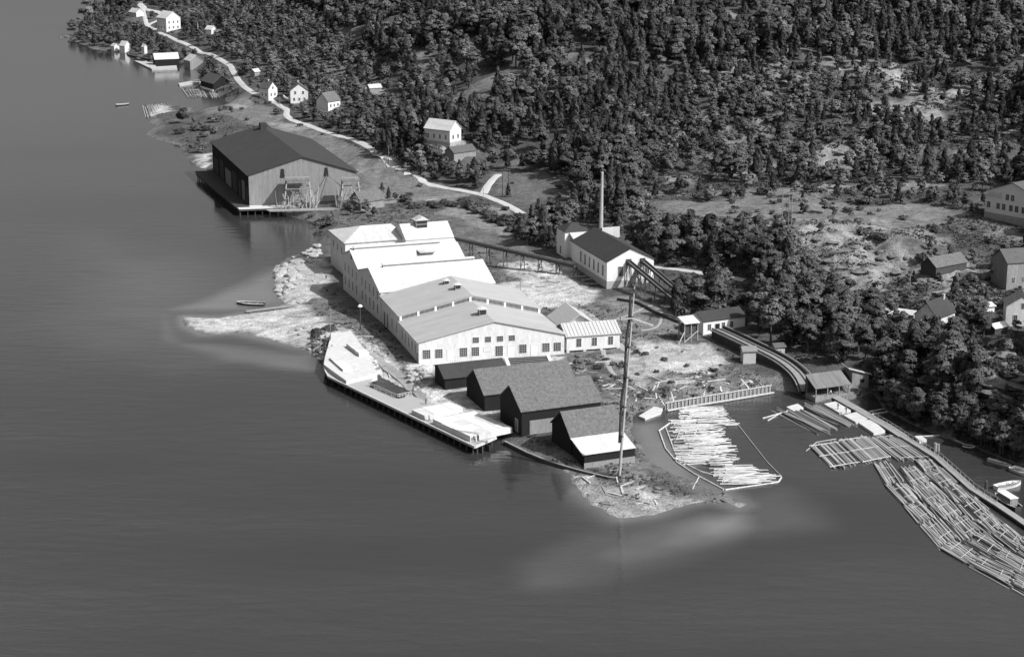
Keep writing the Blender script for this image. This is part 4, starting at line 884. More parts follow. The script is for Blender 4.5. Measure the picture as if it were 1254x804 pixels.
# white pulp logs inside the boom
def lpoly(px, n, ang, amin, zl, seed, smax=.35):
    rnd = random.Random(seed); q = [un(p, .2) for p in px]; qa = np.array(q); out = []
    x0, y0 = qa.min(0); x1, y1 = qa.max(0); tries = 0
    while len(out) < n and tries < n*60:
        tries += 1; x = rnd.uniform(x0, x1); y = rnd.uniform(y0, y1)
        L_ = rnd.uniform(*amin); a = ang+rnd.gauss(0, .09 if rnd.random() < .85 else smax); dx, dy = cos(a)*L_/2, sin(a)*L_/2
        if not (inside(np.array([x]), np.array([y]), q)[0] and inside(np.array([x-dx*.75]), np.array([y-dy*.75]), q)[0] and inside(np.array([x+dx*.75]), np.array([y+dy*.75]), q)[0]): continue
        out.append(((x-dx,y-dy),(x+dx,y+dy), rnd.uniform(-.05, zl*1.7)))
    return out
M1 = lpoly([(836,500),(880,496),(890,505),(888,513),(834,512)], 85, .12, (5,8.5), .3, 61)
M2 = lpoly([(822,514),(900,513),(903,520),(886,524),(884,536),(901,546),(901,568),(880,570),(832,567),(826,548)], 260, .12, (5,8.5), .45, 62)
M3 = lpoly([(872,574),(915,568),(954,584),(950,590),(888,599)], 110, .10, (5,8), .35, 63)
allw = [(l, 'white peeled log floating in the nearest bright mass inside the boom', 'nearest mass of white logs') for l in M3]+[(l, 'white peeled log in the largest floating mass inside the boom', 'largest mass of white logs') for l in M2]+[(l, 'white peeled log in the small floating mass under the palisade wall', 'small far mass of white logs') for l in M1]
for l, lab, g in allw[:295]:
    tag(put_log(l[0], l[1], l[2], *((LOGW, 'w') if random.random() < .78 else (LOGP, 'p')), None, random.uniform(.6, 1.4)), lab, 'log', g)
b_ = MB()
for l, lab, g in allw[295:]: b_.tube((*l[0], l[2]), (*l[1], l[2]), .17, .14, 6)
kind(single('floating_logs', b_, LOGW, 'farther white peeled logs packed in the pond', 'logs'), 'stuff')
del b_
def boomline(label, px, r, m=LOGW, group=None, sag=0, z=.1, name='boom_pole', one=False):
    pts = [un(p, z) for p in px]
    for k, (a, c) in enumerate(zip(pts, pts[1:])):
        b_ = MB(); b_.tube((*a, z), (*c, z), r, r*.8, 6); single(name, b_, m, label[k] if isinstance(label, list) else label, 'boom pole', group)
bw = ['pale boom pole round the white logs, upper edge at the palisade corner','pale boom pole round the white logs, west side, first below the corner','pale boom pole round the white logs, west side, second below the corner','pale boom pole round the white logs, leading to the near tip','pale boom pole round the white logs, along the near tip']
boomline(bw, [(823,516),(807,527),(815,549),(829,566),(850,580),(886,599)], .24)
boomline(['inner pale boom pole hugging the big white log mass','inner boom pole below the big white log mass','inner boom pole against the nearest white log mass'], [(815,523),(830,563),(858,577),(884,584)], .2)
boomline(['long boom pole along the near edge of the white logs','short boom pole closing the near corner of the white logs'], [(888,599.5),(953,590),(957,584)], .22)
boomline(['thin boom line from the far white logs','thin boom line along the open side of the pond, middle length','thin boom line along the open side of the pond, nearest length'], [(884,503),(904,520),(940,566),(957,583)], .11, TIMB)
boomline(['stray pale pole floating below the boom'], [(848,599),(856,583)], .16); boomline(['forked pale pole floating left of the loose log fan'], [(934,512),(972,501)], .18); boomline(['short forked pole floating under the longer one'], [(940,515),(958,504)], .16)
boomline(['thin curved cord of floating poles off the neat rafts, upper length','thin curved cord of floating poles off the neat rafts, lower length'], [(1024,537),(1000,541),(987,552)], .10, TIMB)
b_ = MB(); b_.prism_z(ccw([un(p, .3) for p in [(963,498),(977,494),(984,499),(972,503)]]), 0, .35); single('raft_platform', b_, DECKW, 'small white plank float at the head of the loose log fan', 'float')
b_ = MB(); b_.prism_z(ccw([un(p, .5) for p in [(782,509),(801,497.5),(812,499),(809,505),(790,512)]]), -.3, .5); single('float_platform', b_, DECKW, 'pale plank float at the beach end of the palisade wall', 'float')
# black boom wall from the sheds to the mast
BW = [(618,541),(630,547),(646,555),(668,564),(690,571),(715,578),(745,585),(768,588),(792,591)]
ptsb = [un(p, .6) for p in BW]; bo = ptsb[0]; t = thing('boom_wall', 'curved black timber breakwater wall running from the sheds past the mast foot', 'breakwater', (bo[0], bo[1], 0))
for a, c in zip(ptsb, ptsb[1:]):
    b_ = MB(); b_.bar((a[0]-bo[0],a[1]-bo[1],.2), (c[0]-bo[0],c[1]-bo[1],.2), .7, 1.2); part('wall_timber', b_, TIMBD, t)
    b_ = MB(); b_.bar((a[0]-bo[0],a[1]-bo[1],.88), (c[0]-bo[0],c[1]-bo[1],.88), .55, .16); part('cap_timber', b_, GREYW, t)
# palisade wall at the pond
PA = [(814,499.5),(850,493),(885,487.5),(915,482.5),(944,477.5)]; pp_ = [un(p, .6) for p in PA]; po = pp_[0]
t = thing('palisade_wall', 'pale timber palisade retaining wall along the near edge of the yard at the log pond', 'retaining wall', (po[0], po[1], 0))
for a, c in zip(pp_, pp_[1:]):
    a = np.array(a)-po; c = np.array(c)-po; L_ = np.linalg.norm(c-a); b_ = MB(); b_.bar((*a,.7), (*c,.7), .15, 2.6); part('wall_board', b_, GREYW, t)
    d = (c-a)/L_; nv = np.array([d[1], -d[0]]); b_ = MB(); b_.bar((*(a+nv*.2),2.0), (*(c+nv*.2),2.0), .25); b_.bar((*(a+nv*1.3),.35), (*(c+nv*1.3),.35), .5, .3); part('waling', b_, LOGW, t)
    k = int(L_/1.1)
    for i in range(k):
        p = a+(c-a)*(i+.5)/k+nv*.3; b_ = MB(); b_.tube((*p,-1.5), (*p,2.25), .13, .11, 6); part('post', b_, TIMB, t)
# ---- pier and walkway
PW = [(1012,484),(1021,484),(1042,495.5),(1063.5,508),(1085,520),(1106,533.5),(1127,546),(1148,559.5),(1169,578),(1190,597),(1220,616),(1250,636),(1285,660)]
pw = [np.array(un(p, .8)) for p in PW]; wo_ = pw[0]; t = thing('floating_walkway', 'long narrow floating walkway running out from the landing past the log rafts', 'walkway', (wo_[0], wo_[1], 0))
for i, (a, c) in enumerate(zip(pw, pw[1:])):
    a = a-wo_; c = c-wo_; b_ = MB(); wd = 2.4 if i < 5 else 1.7; b_.bar((*a,.72-.02*(i % 2)), (*c,.72-.02*(i % 2)), wd, .2); part('deck', b_, mat('walkway_planks', .27, .3, .6), t)
    d = (c-a)/np.linalg.norm(c-a); nv = np.array([-d[1], d[0]]); b_ = MB(); b_.bar((*a,.3), (*c,.3), wd*.8, .5); part('float', b_, TIMBD, t)
    if i > 2 and i < 10:
        b_ = MB(); b_.bar((*(a+nv*.9),1.6), (*(c+nv*.9),1.6), .1); k = 4
        for j in range(k): p = a+(c-a)*(j+.5)/k+nv*.9; b_.bar((*p,.6), (*p,1.65), .13)
        part('handrail', b_, GREYW, t)
DKs = [([(1009,494),(1023,491),(1042,502),(1028,505)],'upper pale deck float beside the walkway where men work'),([(1033,508),(1049,504),(1064,512),(1048,516.5)],'middle pale deck float beside the walkway'),([(1051,517),(1067,513),(1084,527),(1070,530)],'brightest white deck float, last before the squared rafts'),([(1120,533.5),(1128,533),(1135,538),(1126,540)],'small white landing float on the bay side of the walkway')]
for px, lab in DKs:
    b_ = MB(); b_.prism_z(ccw([un(p, .6) for p in px]), -.2, .6+.02*len(lab) % .1); single('deck_float', b_, DECKW, lab, 'float')
boomline(['pale boom pole reaching from the walkway to the bay shore, upper one'], [(1064,504),(1093,498)], .2); boomline(['pale boom pole reaching from the walkway to the bay shore, lower one'], [(1068,507),(1098,502)], .2); boomline(['long thin pole across the bay from the small white float','thin pole bending down toward the wreck raft in the bay'], [(1128,534),(1156,532.5),(1182,544)], .16)
# ---- stone/timber log pond far away and small jetties
for px, lab, n_ in (([(223,109),(262,105),(269,119),(230,120)],'small distant raft of logs beside the net shed',44), ([(175,129),(205,127),(212,137),(180,145)],'distant pale raft of timber off the grassy point',38)):
    raft(lab, px, n_, n_, None, 2, .8)
for px, lab in (([(218,102),(245,97),(246,100),(220,104)],'distant pale jetty in the inlet by the boathouses'),([(164,74),(190,77),(191,82),(183,83)],'distant stone jetty before the black boathouse'),([(155,65),(184,70),(186,73),(157,67)],'distant dark quay wall below the waterside huts'),([(183,82.5),(216,80.5),(217,84),(186,85)],'distant stone pier carrying the black boathouse')):
    b_ = MB(); b_.prism_z(ccw([un(p, .8) for p in px]), -1, .8 if 'pier' not in lab else .98); single('jetty', b_, TIMBD if 'dark' in lab else CONC, lab, 'jetty')
a = un((301,381), .7); c = un((362,374), .9); b_ = MB(); t = thing('plank_jetty', 'narrow plank jetty above the bright spit, with a barge beside it', 'jetty', (a[0],a[1],0))
b_ = MB(); b_.bar((0,0,.7), (c[0]-a[0],c[1]-a[1],.95), 1.7, .25); part('deck', b_, GREYW, t)
for i in range(6):
    b_ = MB(); p = (np.array(c)-a)*(i+.3)/6; b_.tube((*p,-2), (*p,.6), .2, .18, 6); part('pile', b_, TIMBD, t)
# ---- boats
def boat(name, label, px0, px1, beam, depth_, m, cabin=None, group=None, thw=True):
    a = np.array(un(px0, .3)); c = np.array(un(px1, .3)); L_ = float(np.linalg.norm(c-a)); an_ = atan2(*(c-a)[::-1]); t = thing(name, label, 'boat', ((a[0]+c[0])/2,(a[1]+c[1])/2,0), an_, group)
    st_ = np.linspace(-.5, .5, 9); V = []; secs = []
    for s_ in st_:
        wv = max(beam/2*(1-max(0, s_*2)**2.4)*(1-.35*max(0,-s_*2)**3), .03); sh_ = .12*abs(s_*2)**2
        secs.append([(s_*L_, -wv, depth_*.7+sh_), (s_*L_, -wv*.75, 0), (s_*L_, 0, -depth_*.35), (s_*L_, wv*.75, 0), (s_*L_, wv, depth_*.7+sh_)])
    b_ = MB(); V = [p for s_ in secs for p in s_]; fs = []
    for i in range(8):
        for j in range(4): fs.append((i*5+j, i*5+j+1, (i+1)*5+j+1, (i+1)*5+j))
    fs += [(0,4,3,2,1), (40,41,42,43,44)]; b_.add(V, fs); part('hull', b_, m, t)
    b_ = MB(); pts_l = [s_[0] for s_ in secs]; pts_r = [s_[4] for s_ in secs]
    for q in (pts_l, pts_r):
        for p, r_ in zip(q, q[1:]): b_.bar(p, r_, .1, .12)
    part('gunwale', b_, BOATW if m is BOATD else GREYW, t)
    b_ = MB(); fl_ = [(p[0]*.96, p[1]*.82, depth_*.25) for p in pts_l]+[(p[0]*.96, p[1]*.82, depth_*.25) for p in reversed(pts_r)]; b_.face(fl_); part('floor', b_, GREYW, t)
    if thw:
        for s_ in (-.22, .08, .28):
            b_ = MB(); wv = beam/2*.85*(1-max(0, s_*2)**2.4); b_.box(s_*L_-.13, s_*L_+.13, -wv, wv, depth_*.5, depth_*.56); part('thwart', b_, GREYW, t)
    if cabin:
        x0, x1, h_ = cabin; b_ = MB(); b_.box(x0*L_, x1*L_, -beam*.34, beam*.34, depth_*.4, depth_*.7+h_); cb = part('cabin', b_, GREYW, t)
        b_ = MB(); b_.box(x0*L_-.15, x1*L_+.15, -beam*.38, beam*.38, depth_*.7+h_+.01, depth_*.7+h_+.12); part('cabin_roof', b_, BOATW, cb)
        for sg in (-1, 1):
            b_ = MB(); b_.box(x0*L_+.2, x1*L_-.2, sg*beam*.34-.03, sg*beam*.34+.03, depth_*.7+h_*.4, depth_*.7+h_*.85); part('window', b_, GLASS, cb)
    return t
boat('motor_boat', 'white open motor boat with pointed bow moored in the bay beside the walkway', (1219,598), (1250,591), 2.6, 1.2, BOATW)
boat('cabin_boat', 'cabin boat with a rounded white cabin roof lying close to the walkway', (1247,624), (1219,607), 2.7, 1.3, BOATD, (-.3,.25,1.3), None, False)
boat('rowing_boat', 'slim white rowing boat drifting under the wooded bank of the bay', (1210,562), (1238,570), 1.5, .7, BOATW)
boat('rowing_boat', 'pale broad boat at the shore end of the bay under the rocky outcrop', (1239,573), (1266,583), 3.4, 1.0, BOATW)
boat('rowing_boat', 'little work boat with gear at the wooded shore, end of the thin pole', (1179,546), (1194,548), 2.0, .7, BOATD)
boat('barge', 'dark flat barge loaded with gear beside the plank jetty', (324,373), (290,371), 3.0, 1.0, BOATD)
boat('rowing_boat', 'small dark rowing boat alone on the open fjord off the point', (142,129), (158,127.5), 2.2, .9, BOATD)
boat('rowing_boat', 'half dark rowing boat hauled out by the bushes at the quay head', (398,405), (412,412), 2.0, .8, BOATD)
# ---- poles, mast, lamps
mx_, my_ = un((758,585), .5); mz = float(hs(mx_, my_)); top = zat(my_, 339)-mz; lean = (proj(mx_, my_, mz+top)[0]); lx = (776-lean)/5.0
t = thing('power_mast', 'very tall spliced wooden power mast on the spit, dark stub pole lashed alongside', 'mast', (mx_, my_, mz))
b_ = MB(); b_.tube((0,0,-1.5), (lx*.5,0,top*.5), .32, .27, 10); b_.tube((lx*.5,0,top*.5), (lx,0,top), .27, .17, 10); part('pole', b_, mat('mast_wood', .36, .3, .5), t)
prev = None
for k in range(7):
    f0, f1 = .17+k*.105, .17+(k+1)*.105; b_ = MB(); j0 = -.5-.14*((k*7) % 3); j1 = -.5-.14*(((k+1)*7) % 3)
    b_.tube((lx*f0+j0,.25,top*f0), (lx*f1+j1,.25,top*f1), .3, .27, 8); part('stub_pole', b_, TIMBD, t)
for f, w_, m_ in ((.78, 5.0, LOGW), (.955, 2.6, TIMBD), (.92, 1.8, TIMBD)):
    b_ = MB(); b_.bar((lx*f-w_*.55,-.2,top*f+.5), (lx*f,-.4,top*f+.9), .28); b_.bar((lx*f,-.4,top*f+.9), (lx*f+w_*.95,-.2,top*f-.8 if w_ > 4 else top*f+.2), .28)
    ca = part('cross_arm', b_, m_, t)
    b_ = MB()
    for s_ in (-.5, .8): b_.tube((lx*f+w_*s_,-.25,top*f+.4), (lx*f+w_*s_,-.25,top*f+1.1), .16, .12, 6)
    part('insulator', b_, TIMBD, ca)
b_ = MB(); b_.bar((lx-1.0,-.3,top-1.0), (lx+.2,-.3,top+1.2), .5); b_.bar((lx-.2,-.3,top+1.0), (lx+1.4,-.3,top-1.4), .4); part('head_frame', b_, TIMBD, t)
b_ = MB()
for k in range(5): f = .2+k*.15; b_.tube((lx*f-.1,.05,top*f), (lx*f-.1,.05,top*f+.35), .46, .46, 8)
part('lashing', b_, TIMBD, t)
def pole(label, px, toppy, r=.14, arm=0, lamp=False, name='pole', m=GREYW, cat='pole', twin=0):
    x, y, z = P(px); h_ = zat(y, toppy)-z; t = thing(name, label, cat, (x, y, z))
    b_ = MB(); b_.tube((0,0,-.8), (0,0,h_), r, r*.7, 7); part('post', b_, m, t)
    if twin:
        b_ = MB(); b_.tube((twin,0,-.8), (twin,0,h_), r, r*.7, 7); part('post', b_, m, t)
    if arm:
        b_ = MB(); b_.bar((-arm,0,h_-.5), (arm+twin,0,h_-.5), .16); part('cross_arm', b_, m, t)
    if lamp:
        b_ = MB(); b_.tube((0,0,h_), (0,0,h_+.5), .75, .35, 10); b_.tube((0,0,h_-.3), (0,0,h_), .3, .3, 8); part('lamp_head', b_, BOATW, t)
pole('lamp post with a white head beside the shaded west wall of the mill', (441.5,403), 375, .2, 0, True, 'lamp_post', TIMBD, 'lamp')
pole('thin bare pole standing at the quay head near the hauled boat', (405,421), 374, .12)
pole('double power pole in the meadow above the road fork', (615.5,240), 207, .16, .8, False, 'power_pole', TIMBD, 'pole', 2.2)
pole('tall double power pole on the rock ridge above the bank wood', (957,283), 232, .16, 1.5, False, 'power_pole', GREYW, 'pole', 3.2)
pole('single pole on the bare slope above the greenhouse', (1113,370), 335, .14, .7, False, 'power_pole', GREYW)
pole('flagpole far off beside the tiny white cottage', (243,50), 28, .16, 0, False, 'flagpole', WHITE)
pole('short stake post in the pale yard behind the mill hall', (637.5,357), 344, .1)
pole('post beside the knoll cottage lane', (476,203), 178, .12)
pole('road pole at the fork of road and lane', (592,244), 230, .1)
pole('pole at the bend of the road before the three houses', (343,137), 118, .12)
pole('tall thin pole in the sparse wood on the slope', (1068,205), 170, .13)
pole('pole rising behind the double pole on the rock ridge', (965,284), 235, .13, 1.2, False, 'power_pole', GREYW)
b_ = MB(); b_.tube((0,0,-2), (0,0,2.6), .4, .35, 8); b_.tube((0,0,2.6), (0,0,2.75), .42, .3, 8); x, y = un((1207,603), 0); single('mooring_dolphin', b_, TIMBD, 'dark mooring post with a pale cap standing in the bay', 'mooring post', None, (x, y, 0))
b_ = MB(); b_.tube((0,0,-2), (0,0,2.0), .5, .4, 8); x, y = un((1145,552), 0); b_.tube((.9,.2,-2), (.7,.2,1.7), .4, .35, 8); single('mooring_dolphin', b_, GREYW, 'pair of leaning mooring piles at the walkway by the small float', 'mooring post', None, (x, y, 0))
# ---- garden wall, fences
def wall_line(name, label, px, h_, th, m, cat='wall', z0=-.6):
    pts_ = [np.array(P(p)) for p in px]; o = pts_[0]; b_ = MB()
    for a, c in zip(pts_, pts_[1:]):
        k = max(1, int(np.linalg.norm(c-a)/6))
        for i in range(k):
            p = a+(c-a)*i/k; q = a+(c-a)*(i+1)/k; p[2] = hs(p[0], p[1]); q[2] = hs(q[0], q[1]); b_.bar(p-o+[0,0,(h_+z0)/2], q-o+[0,0,(h_+z0)/2], th, h_-z0)
    single(name, b_, m, label, cat, None, tuple(o))
wall_line('garden_wall', 'low white wall at the roadside garden of the second road house', [(347,119),(356,124),(363,126)], 1.0, .5, WHITE)
wall_line('field_wall', 'long low stone wall at the far edge of the pond yard, by the dirt path', [(756,368),(780,372),(806,386),(832,396)], .8, .6, TIMBD)
wall_line('pipe_fence', 'thin pale fence crossing the meadow north of the mill', [(470,250),(505,246),(545,243),(575,240)], .9, .3, GREYW, 'fence')
# ---- scrap timber lying about
def planks(px_poly, n_, label, group, seed, m_=(TIMB, GREYW, LOGW)):
    rnd = random.Random(seed); q = np.array(px_poly, float); k = 0
    while k < n_:
        p = (rnd.uniform(q[:,0].min(), q[:,0].max()), rnd.uniform(q[:,1].min(), q[:,1].max()))
        if not inside(np.array([p[0]]), np.array([p[1]]), q)[0]: continue
        x, y, z = P(p); a = rnd.choice((.2, .2, 1.8))+rnd.gauss(0, .5); l = rnd.uniform(1.6, 5.5); d = np.array([cos(a), sin(a)])*l/2
        b_ = MB(); b_.bar((-d[0],-d[1],float(hs(x-d[0],y-d[1]))-z+.12), (d[0],d[1],float(hs(x+d[0],y+d[1]))-z+.12), rnd.uniform(.25,.5), .16); single('scrap_plank', b_, rnd.choice(m_), label, 'plank', group, (x, y, z)); k += 1
planks([(772,470),(860,450),(930,462),(940,474),(820,494),(780,496)], 34, 'loose grey plank lying on the weedy yard by the palisade wall', 'planks in the pond yard', 1)
planks([(690,445),(745,440),(770,480),(765,510),(735,480)], 18, 'loose plank among the weeds between the black sheds and the mast', 'planks by the sheds', 2)
planks([(408,398),(432,400),(480,440),(500,470),(470,462),(420,425)], 22, 'short board dropped on the pale apron west of the mill', 'boards on the apron', 3)
planks([(340,345),(400,330),(402,345),(392,366),(350,376)], 24, 'driftwood board on the pale beach behind the plank jetty', 'boards on the beach', 4)
planks([(705,580),(760,575),(800,600),(830,612),(760,628),(720,606)], 18, 'waterlogged slab lying on the shoal round the mast foot', 'slabs on the shoal', 5)
planks([(622,330),(700,322),(730,350),(700,360),(640,350)], 22, 'scrap timber in the rubble yard under the conveyor bridge', 'scrap under the conveyor bridge', 6)
# ---- people
def person(label, px, pose=0, dark=True, z=None, rz=0.0):
    x, y, zz = P(px) if z is None else (*un(px, z), z)
    J = {'pel':(0,0,.95,.15),'che':(0,0,1.35,.17),'nek':(0,0,1.5,.07),'hea':(0,-.02,1.64,.105),'top':(0,-.01,1.74,.08)}
    sw = (.12,.3,.0)[pose]; E_ = [('pel','che'),('che','nek'),('nek','hea'),('hea','top')]
    for s_, n_ in ((-1,'l'),(1,'r')):
        J['hip'+n_] = (s_*.1,0,.88,.11); J['kn'+n_] = (s_*.11,-s_*sw*.5,.48,.075); J['an'+n_] = (s_*.12,-s_*sw+.04,.09,.05); J['to'+n_] = (s_*.13,-s_*sw-.14,.04,.045)
        J['sh'+n_] = (s_*.2,0,1.42,.075); J['el'+n_] = (s_*.26,.02 if pose != 1 else -.18,1.14,.05); J['wr'+n_] = (s_*.25,-.1 if pose != 1 else -.42,.9 if pose != 1 else 1.05,.038); J['ha'+n_] = (s_*.24,-.14 if pose != 1 else -.52,.8 if pose != 1 else 1.05,.04)
        E_ += [('pel','hip'+n_),('hip'+n_,'kn'+n_),('kn'+n_,'an'+n_),('an'+n_,'to'+n_),('che','sh'+n_),('sh'+n_,'el'+n_),('el'+n_,'wr'+n_),('wr'+n_,'ha'+n_)]
    key = ('person', pose, dark)
    if key not in WINC:
        nm = list(J); me = bpy.data.meshes.new('person'); me.from_pydata([J[k][:3] for k in nm], [(nm.index(a), nm.index(c)) for a, c in E_], []); o = bpy.data.objects.new('person', me); COL.objects.link(o)
        sk = o.modifiers.new('skin', 'SKIN'); sk.use_smooth_shade = True
        for i, k in enumerate(nm): me.skin_vertices[0].data[i].radius = (J[k][3], J[k][3]); me.skin_vertices[0].data[i].use_root = (k == 'pel')
        ss = o.modifiers.new('sub', 'SUBSURF'); ss.levels = 1; ss.render_levels = 1
        dg = bpy.context.evaluated_depsgraph_get(); m2 = bpy.data.meshes.new_from_object(o.evaluated_get(dg)); bpy.data.objects.remove(o)
        m2.materials.clear()
        for m_ in (CLOD, CLOL if not dark else mat('work_shirt', .09, .2, 3), SKIN): m2.materials.append(m_)
        for p in m2.polygons:
            c = p.center; p.material_index = 2 if c.z > 1.53 or (abs(c.x) > .2 and c.z < (.93 if pose != 1 else 0)) else (1 if c.z > 1.0 else 0)
        m2.name = 'person'; WINC[key] = m2
    tag(link('person', WINC[key], None, (x, y, zz), rz), label, 'person')
person('man in dark clothes standing at the outer end of the quay, on the water side', (580.5,541), 0, True, 2.0, .4)
person('second man in dark clothes beside him at the end of the quay', (585.5,540), 0, True, 2.0, -.5)
person('worker in dark clothes on the bright quay behind the lumber stacks', (521.5,495), 0, True, 2.0, 1.0)
person('man with arms forward in the gap between two lumber stacks', (525.5,515.5), 1, False, 2.0, 2.0)
person('man working with arms forward on the pale deck float', (1026,501), 1, True, .62, 2.2)
person('stooping figure in dark clothes at the edge of the walkway', (1036,505.5), 1, True, .62, -1.0)
person('person in a pale shirt standing at the head of the pier', (1017,485), 0, False, .8, 0)
person('person walking on the pale ground by the mill corner, far from the quay', (399.5,342), 0, True, None, .8)
# ---- boulders and rubble
BOL = []
for k in range(5):
    rnd = random.Random(90+k); import bmesh
    bm = bmesh.new(); bmesh.ops.create_icosphere(bm, subdivisions=2, radius=1)
    for v in bm.verts:
        s_ = 1+.28*(math.sin(v.co.x*3.1+k)*math.cos(v.co.y*2.7-k)+math.sin(v.co.z*4+k*2)*.5)+rnd.uniform(-.07,.07); v.co *= s_; v.co.z *= .7
    me = bpy.data.meshes.new('boulder'); bm.to_mesh(me); bm.free(); me.materials.append(mat('pale_boulder', .34, .5, .8, .95, bump=.5)); BOL.append(me)
BOLD = [m_.copy() for m_ in BOL]
for m_ in BOLD: m_.materials[0] = mat('weathered_rock', .15, .6, .9, .95, bump=.6)
def boulders(px_poly, n_, s0, s1, label, group, seed):
    rnd = random.Random(seed); q = np.array(px_poly, float); k = 0
    while k < n_:
        p = (rnd.uniform(q[:,0].min(), q[:,0].max()), rnd.uniform(q[:,1].min(), q[:,1].max()))
        if not inside(np.array([p[0]]), np.array([p[1]]), q)[0]: continue
        x, y, z = P(p); s_ = rnd.uniform(s0, s1); o = tag(link('boulder', (BOLD if 'weathered' in label or 'dark' in label or 'grey' in label else BOL)[rnd.randrange(5)], None, (x, y, z+s_*.1), rnd.uniform(0, 6)), label, 'boulder', group); o.scale = (s_*rnd.uniform(.8,1.4), s_, s_*(rnd.uniform(.6,1) if 'weathered' not in label else rnd.uniform(.3,.55))); k += 1
boulders([(340,326),(360,312),(388,300),(392,308),(372,330),(350,362),(336,360)], 46, .7, 1.9, 'pale boulder in the rock bank between warehouse inlet and the white mill', 'boulders on the inlet bank', 1)
boulders([(622,322),(690,318),(708,336),(640,346)], 34, .5, 1.3, 'pale rubble block in the yard under the conveyor bridge', 'rubble blocks under the conveyor', 2)
boulders([(500,448),(522,450),(528,470),(512,478),(498,462)], 26, .6, 1.2, 'pale stone in the heap at the corner of the mill and the apron', 'stones heaped at the mill corner', 3)
boulders([(440,418),(462,425),(474,440),(458,438)], 18, .5, 1.0, 'pale stone in the heap on the bright apron', 'stones heaped on the apron', 4)
boulders([(362,398),(400,404),(412,430),(398,440),(374,425)], 26, .5, 1.2, 'pale stone on the bank at the root of the west spit', 'stones at the spit root', 5)
boulders([(745,560),(770,562),(800,590),(830,612),(890,612),(880,620),(790,605),(760,590)], 36, .3, .8, 'small dark stone on the wet shoal beside the mast', 'stones on the mast shoal', 6)
boulders([(70,44),(86,42),(86,48),(72,47)], 6, .8, 1.8, 'dark skerry rock off the tip of the distant point', 'skerries off the point', 7)
boulders([(800,455),(880,445),(930,465),(900,475),(810,480)], 22, .3, .9, 'pale lump of waste on the weedy yard by the pond', 'lumps of waste in the pond yard', 8)
boulders([(940,275),(1010,265),(1062,285),(1125,320),(1185,345),(1090,365),(1030,350),(985,315)], 40, .6, 2.2, 'weathered rock lump on the bare knoll above the bank wood', 'rocks on the bare knoll', 10)
boulders([(1190,435),(1254,425),(1254,530),(1215,510)], 26, .8, 2.8, 'weathered rock lump on the outcrop over the bay', 'rocks on the outcrop', 11)
boulders([(1170,380),(1215,330),(1250,330),(1254,350),(1200,370)], 14, .6, 1.6, 'grey stone on the rough slope below the barn', 'stones below the barn', 9)
# ================================================================== vegetation
def quads_at(C, N_, S, rg):
    """n leaf clumps: square faces of half size S round centres C, tilted towards normals N_"""
    n_ = len(C); a = rg.normal(size=(n_,3)); a -= (a*N_).sum(1)[:,None]*N_; a /= np.linalg.norm(a, axis=1)[:,None]; b_ = np.cross(N_, a)
    S = S[:,None]; k = rg.uniform(.6, 1.25, (n_,4,1))
    return np.stack([C-a*S*k[:,0]-b_*S*.7*k[:,0], C+a*S*k[:,1]-b_*S*.6*k[:,1], C+a*S*k[:,2]+b_*S*.8*k[:,2], C-a*S*k[:,3]+b_*S*.7*k[:,3]], 1)
def broadleaf(seed, dens=1.0, leaf=.26):
    rg = np.random.default_rng(seed); rad = rg.uniform(2.3, 3.3); tall = rg.uniform(1.05, 1.4); cs = []; tn = []; ns_ = []; Ls = []; cn = []
    ncl = rg.integers(20, 28)
    for i in range(ncl):
        u = rg.normal(size=3); u /= np.linalg.norm(u); f = rg.uniform(.45, 1.0); zc = 5.7+u[2]*3.1*f*tall; rr = rad*(1-.35*max(0, (zc-6)/4))
        c = np.array([u[0]*rr*f*.8, u[1]*rr*f*.8, zc]); r = rg.uniform(.7, 1.35); m = int(86*dens*r); d = rg.normal(size=(m,3)); d /= np.linalg.norm(d, axis=1)[:,None]
        d[:,2] = np.where(d[:,2] < -.3, -d[:,2]*.5, d[:,2]); q = c+d*np.array([r, r, r*.8])*rg.uniform(.6, 1.08, (m,1))
        cd = q-np.array([0,0,4.5]); cd /= np.linalg.norm(cd, axis=1)[:,None]; sn = d*.38+cd*.75+rg.normal(size=(m,3))*.14; cn.append(sn/np.linalg.norm(sn, axis=1)[:,None]); nn = d*.5+cd*.6+rg.normal(size=(m,3))*.4; nn /= np.linalg.norm(nn, axis=1)[:,None]; cs.append(q); ns_.append(nn); tn.append(np.full(m, rg.uniform(.78, 1.25))*rg.uniform(.8, 1.2, m)); Ls.append(rg.uniform(.7, 1.35, m)*leaf)
    return quads_at(np.concatenate(cs), np.concatenate(ns_), np.concatenate(Ls), rg), np.concatenate(tn)*.125, np.concatenate(cn)
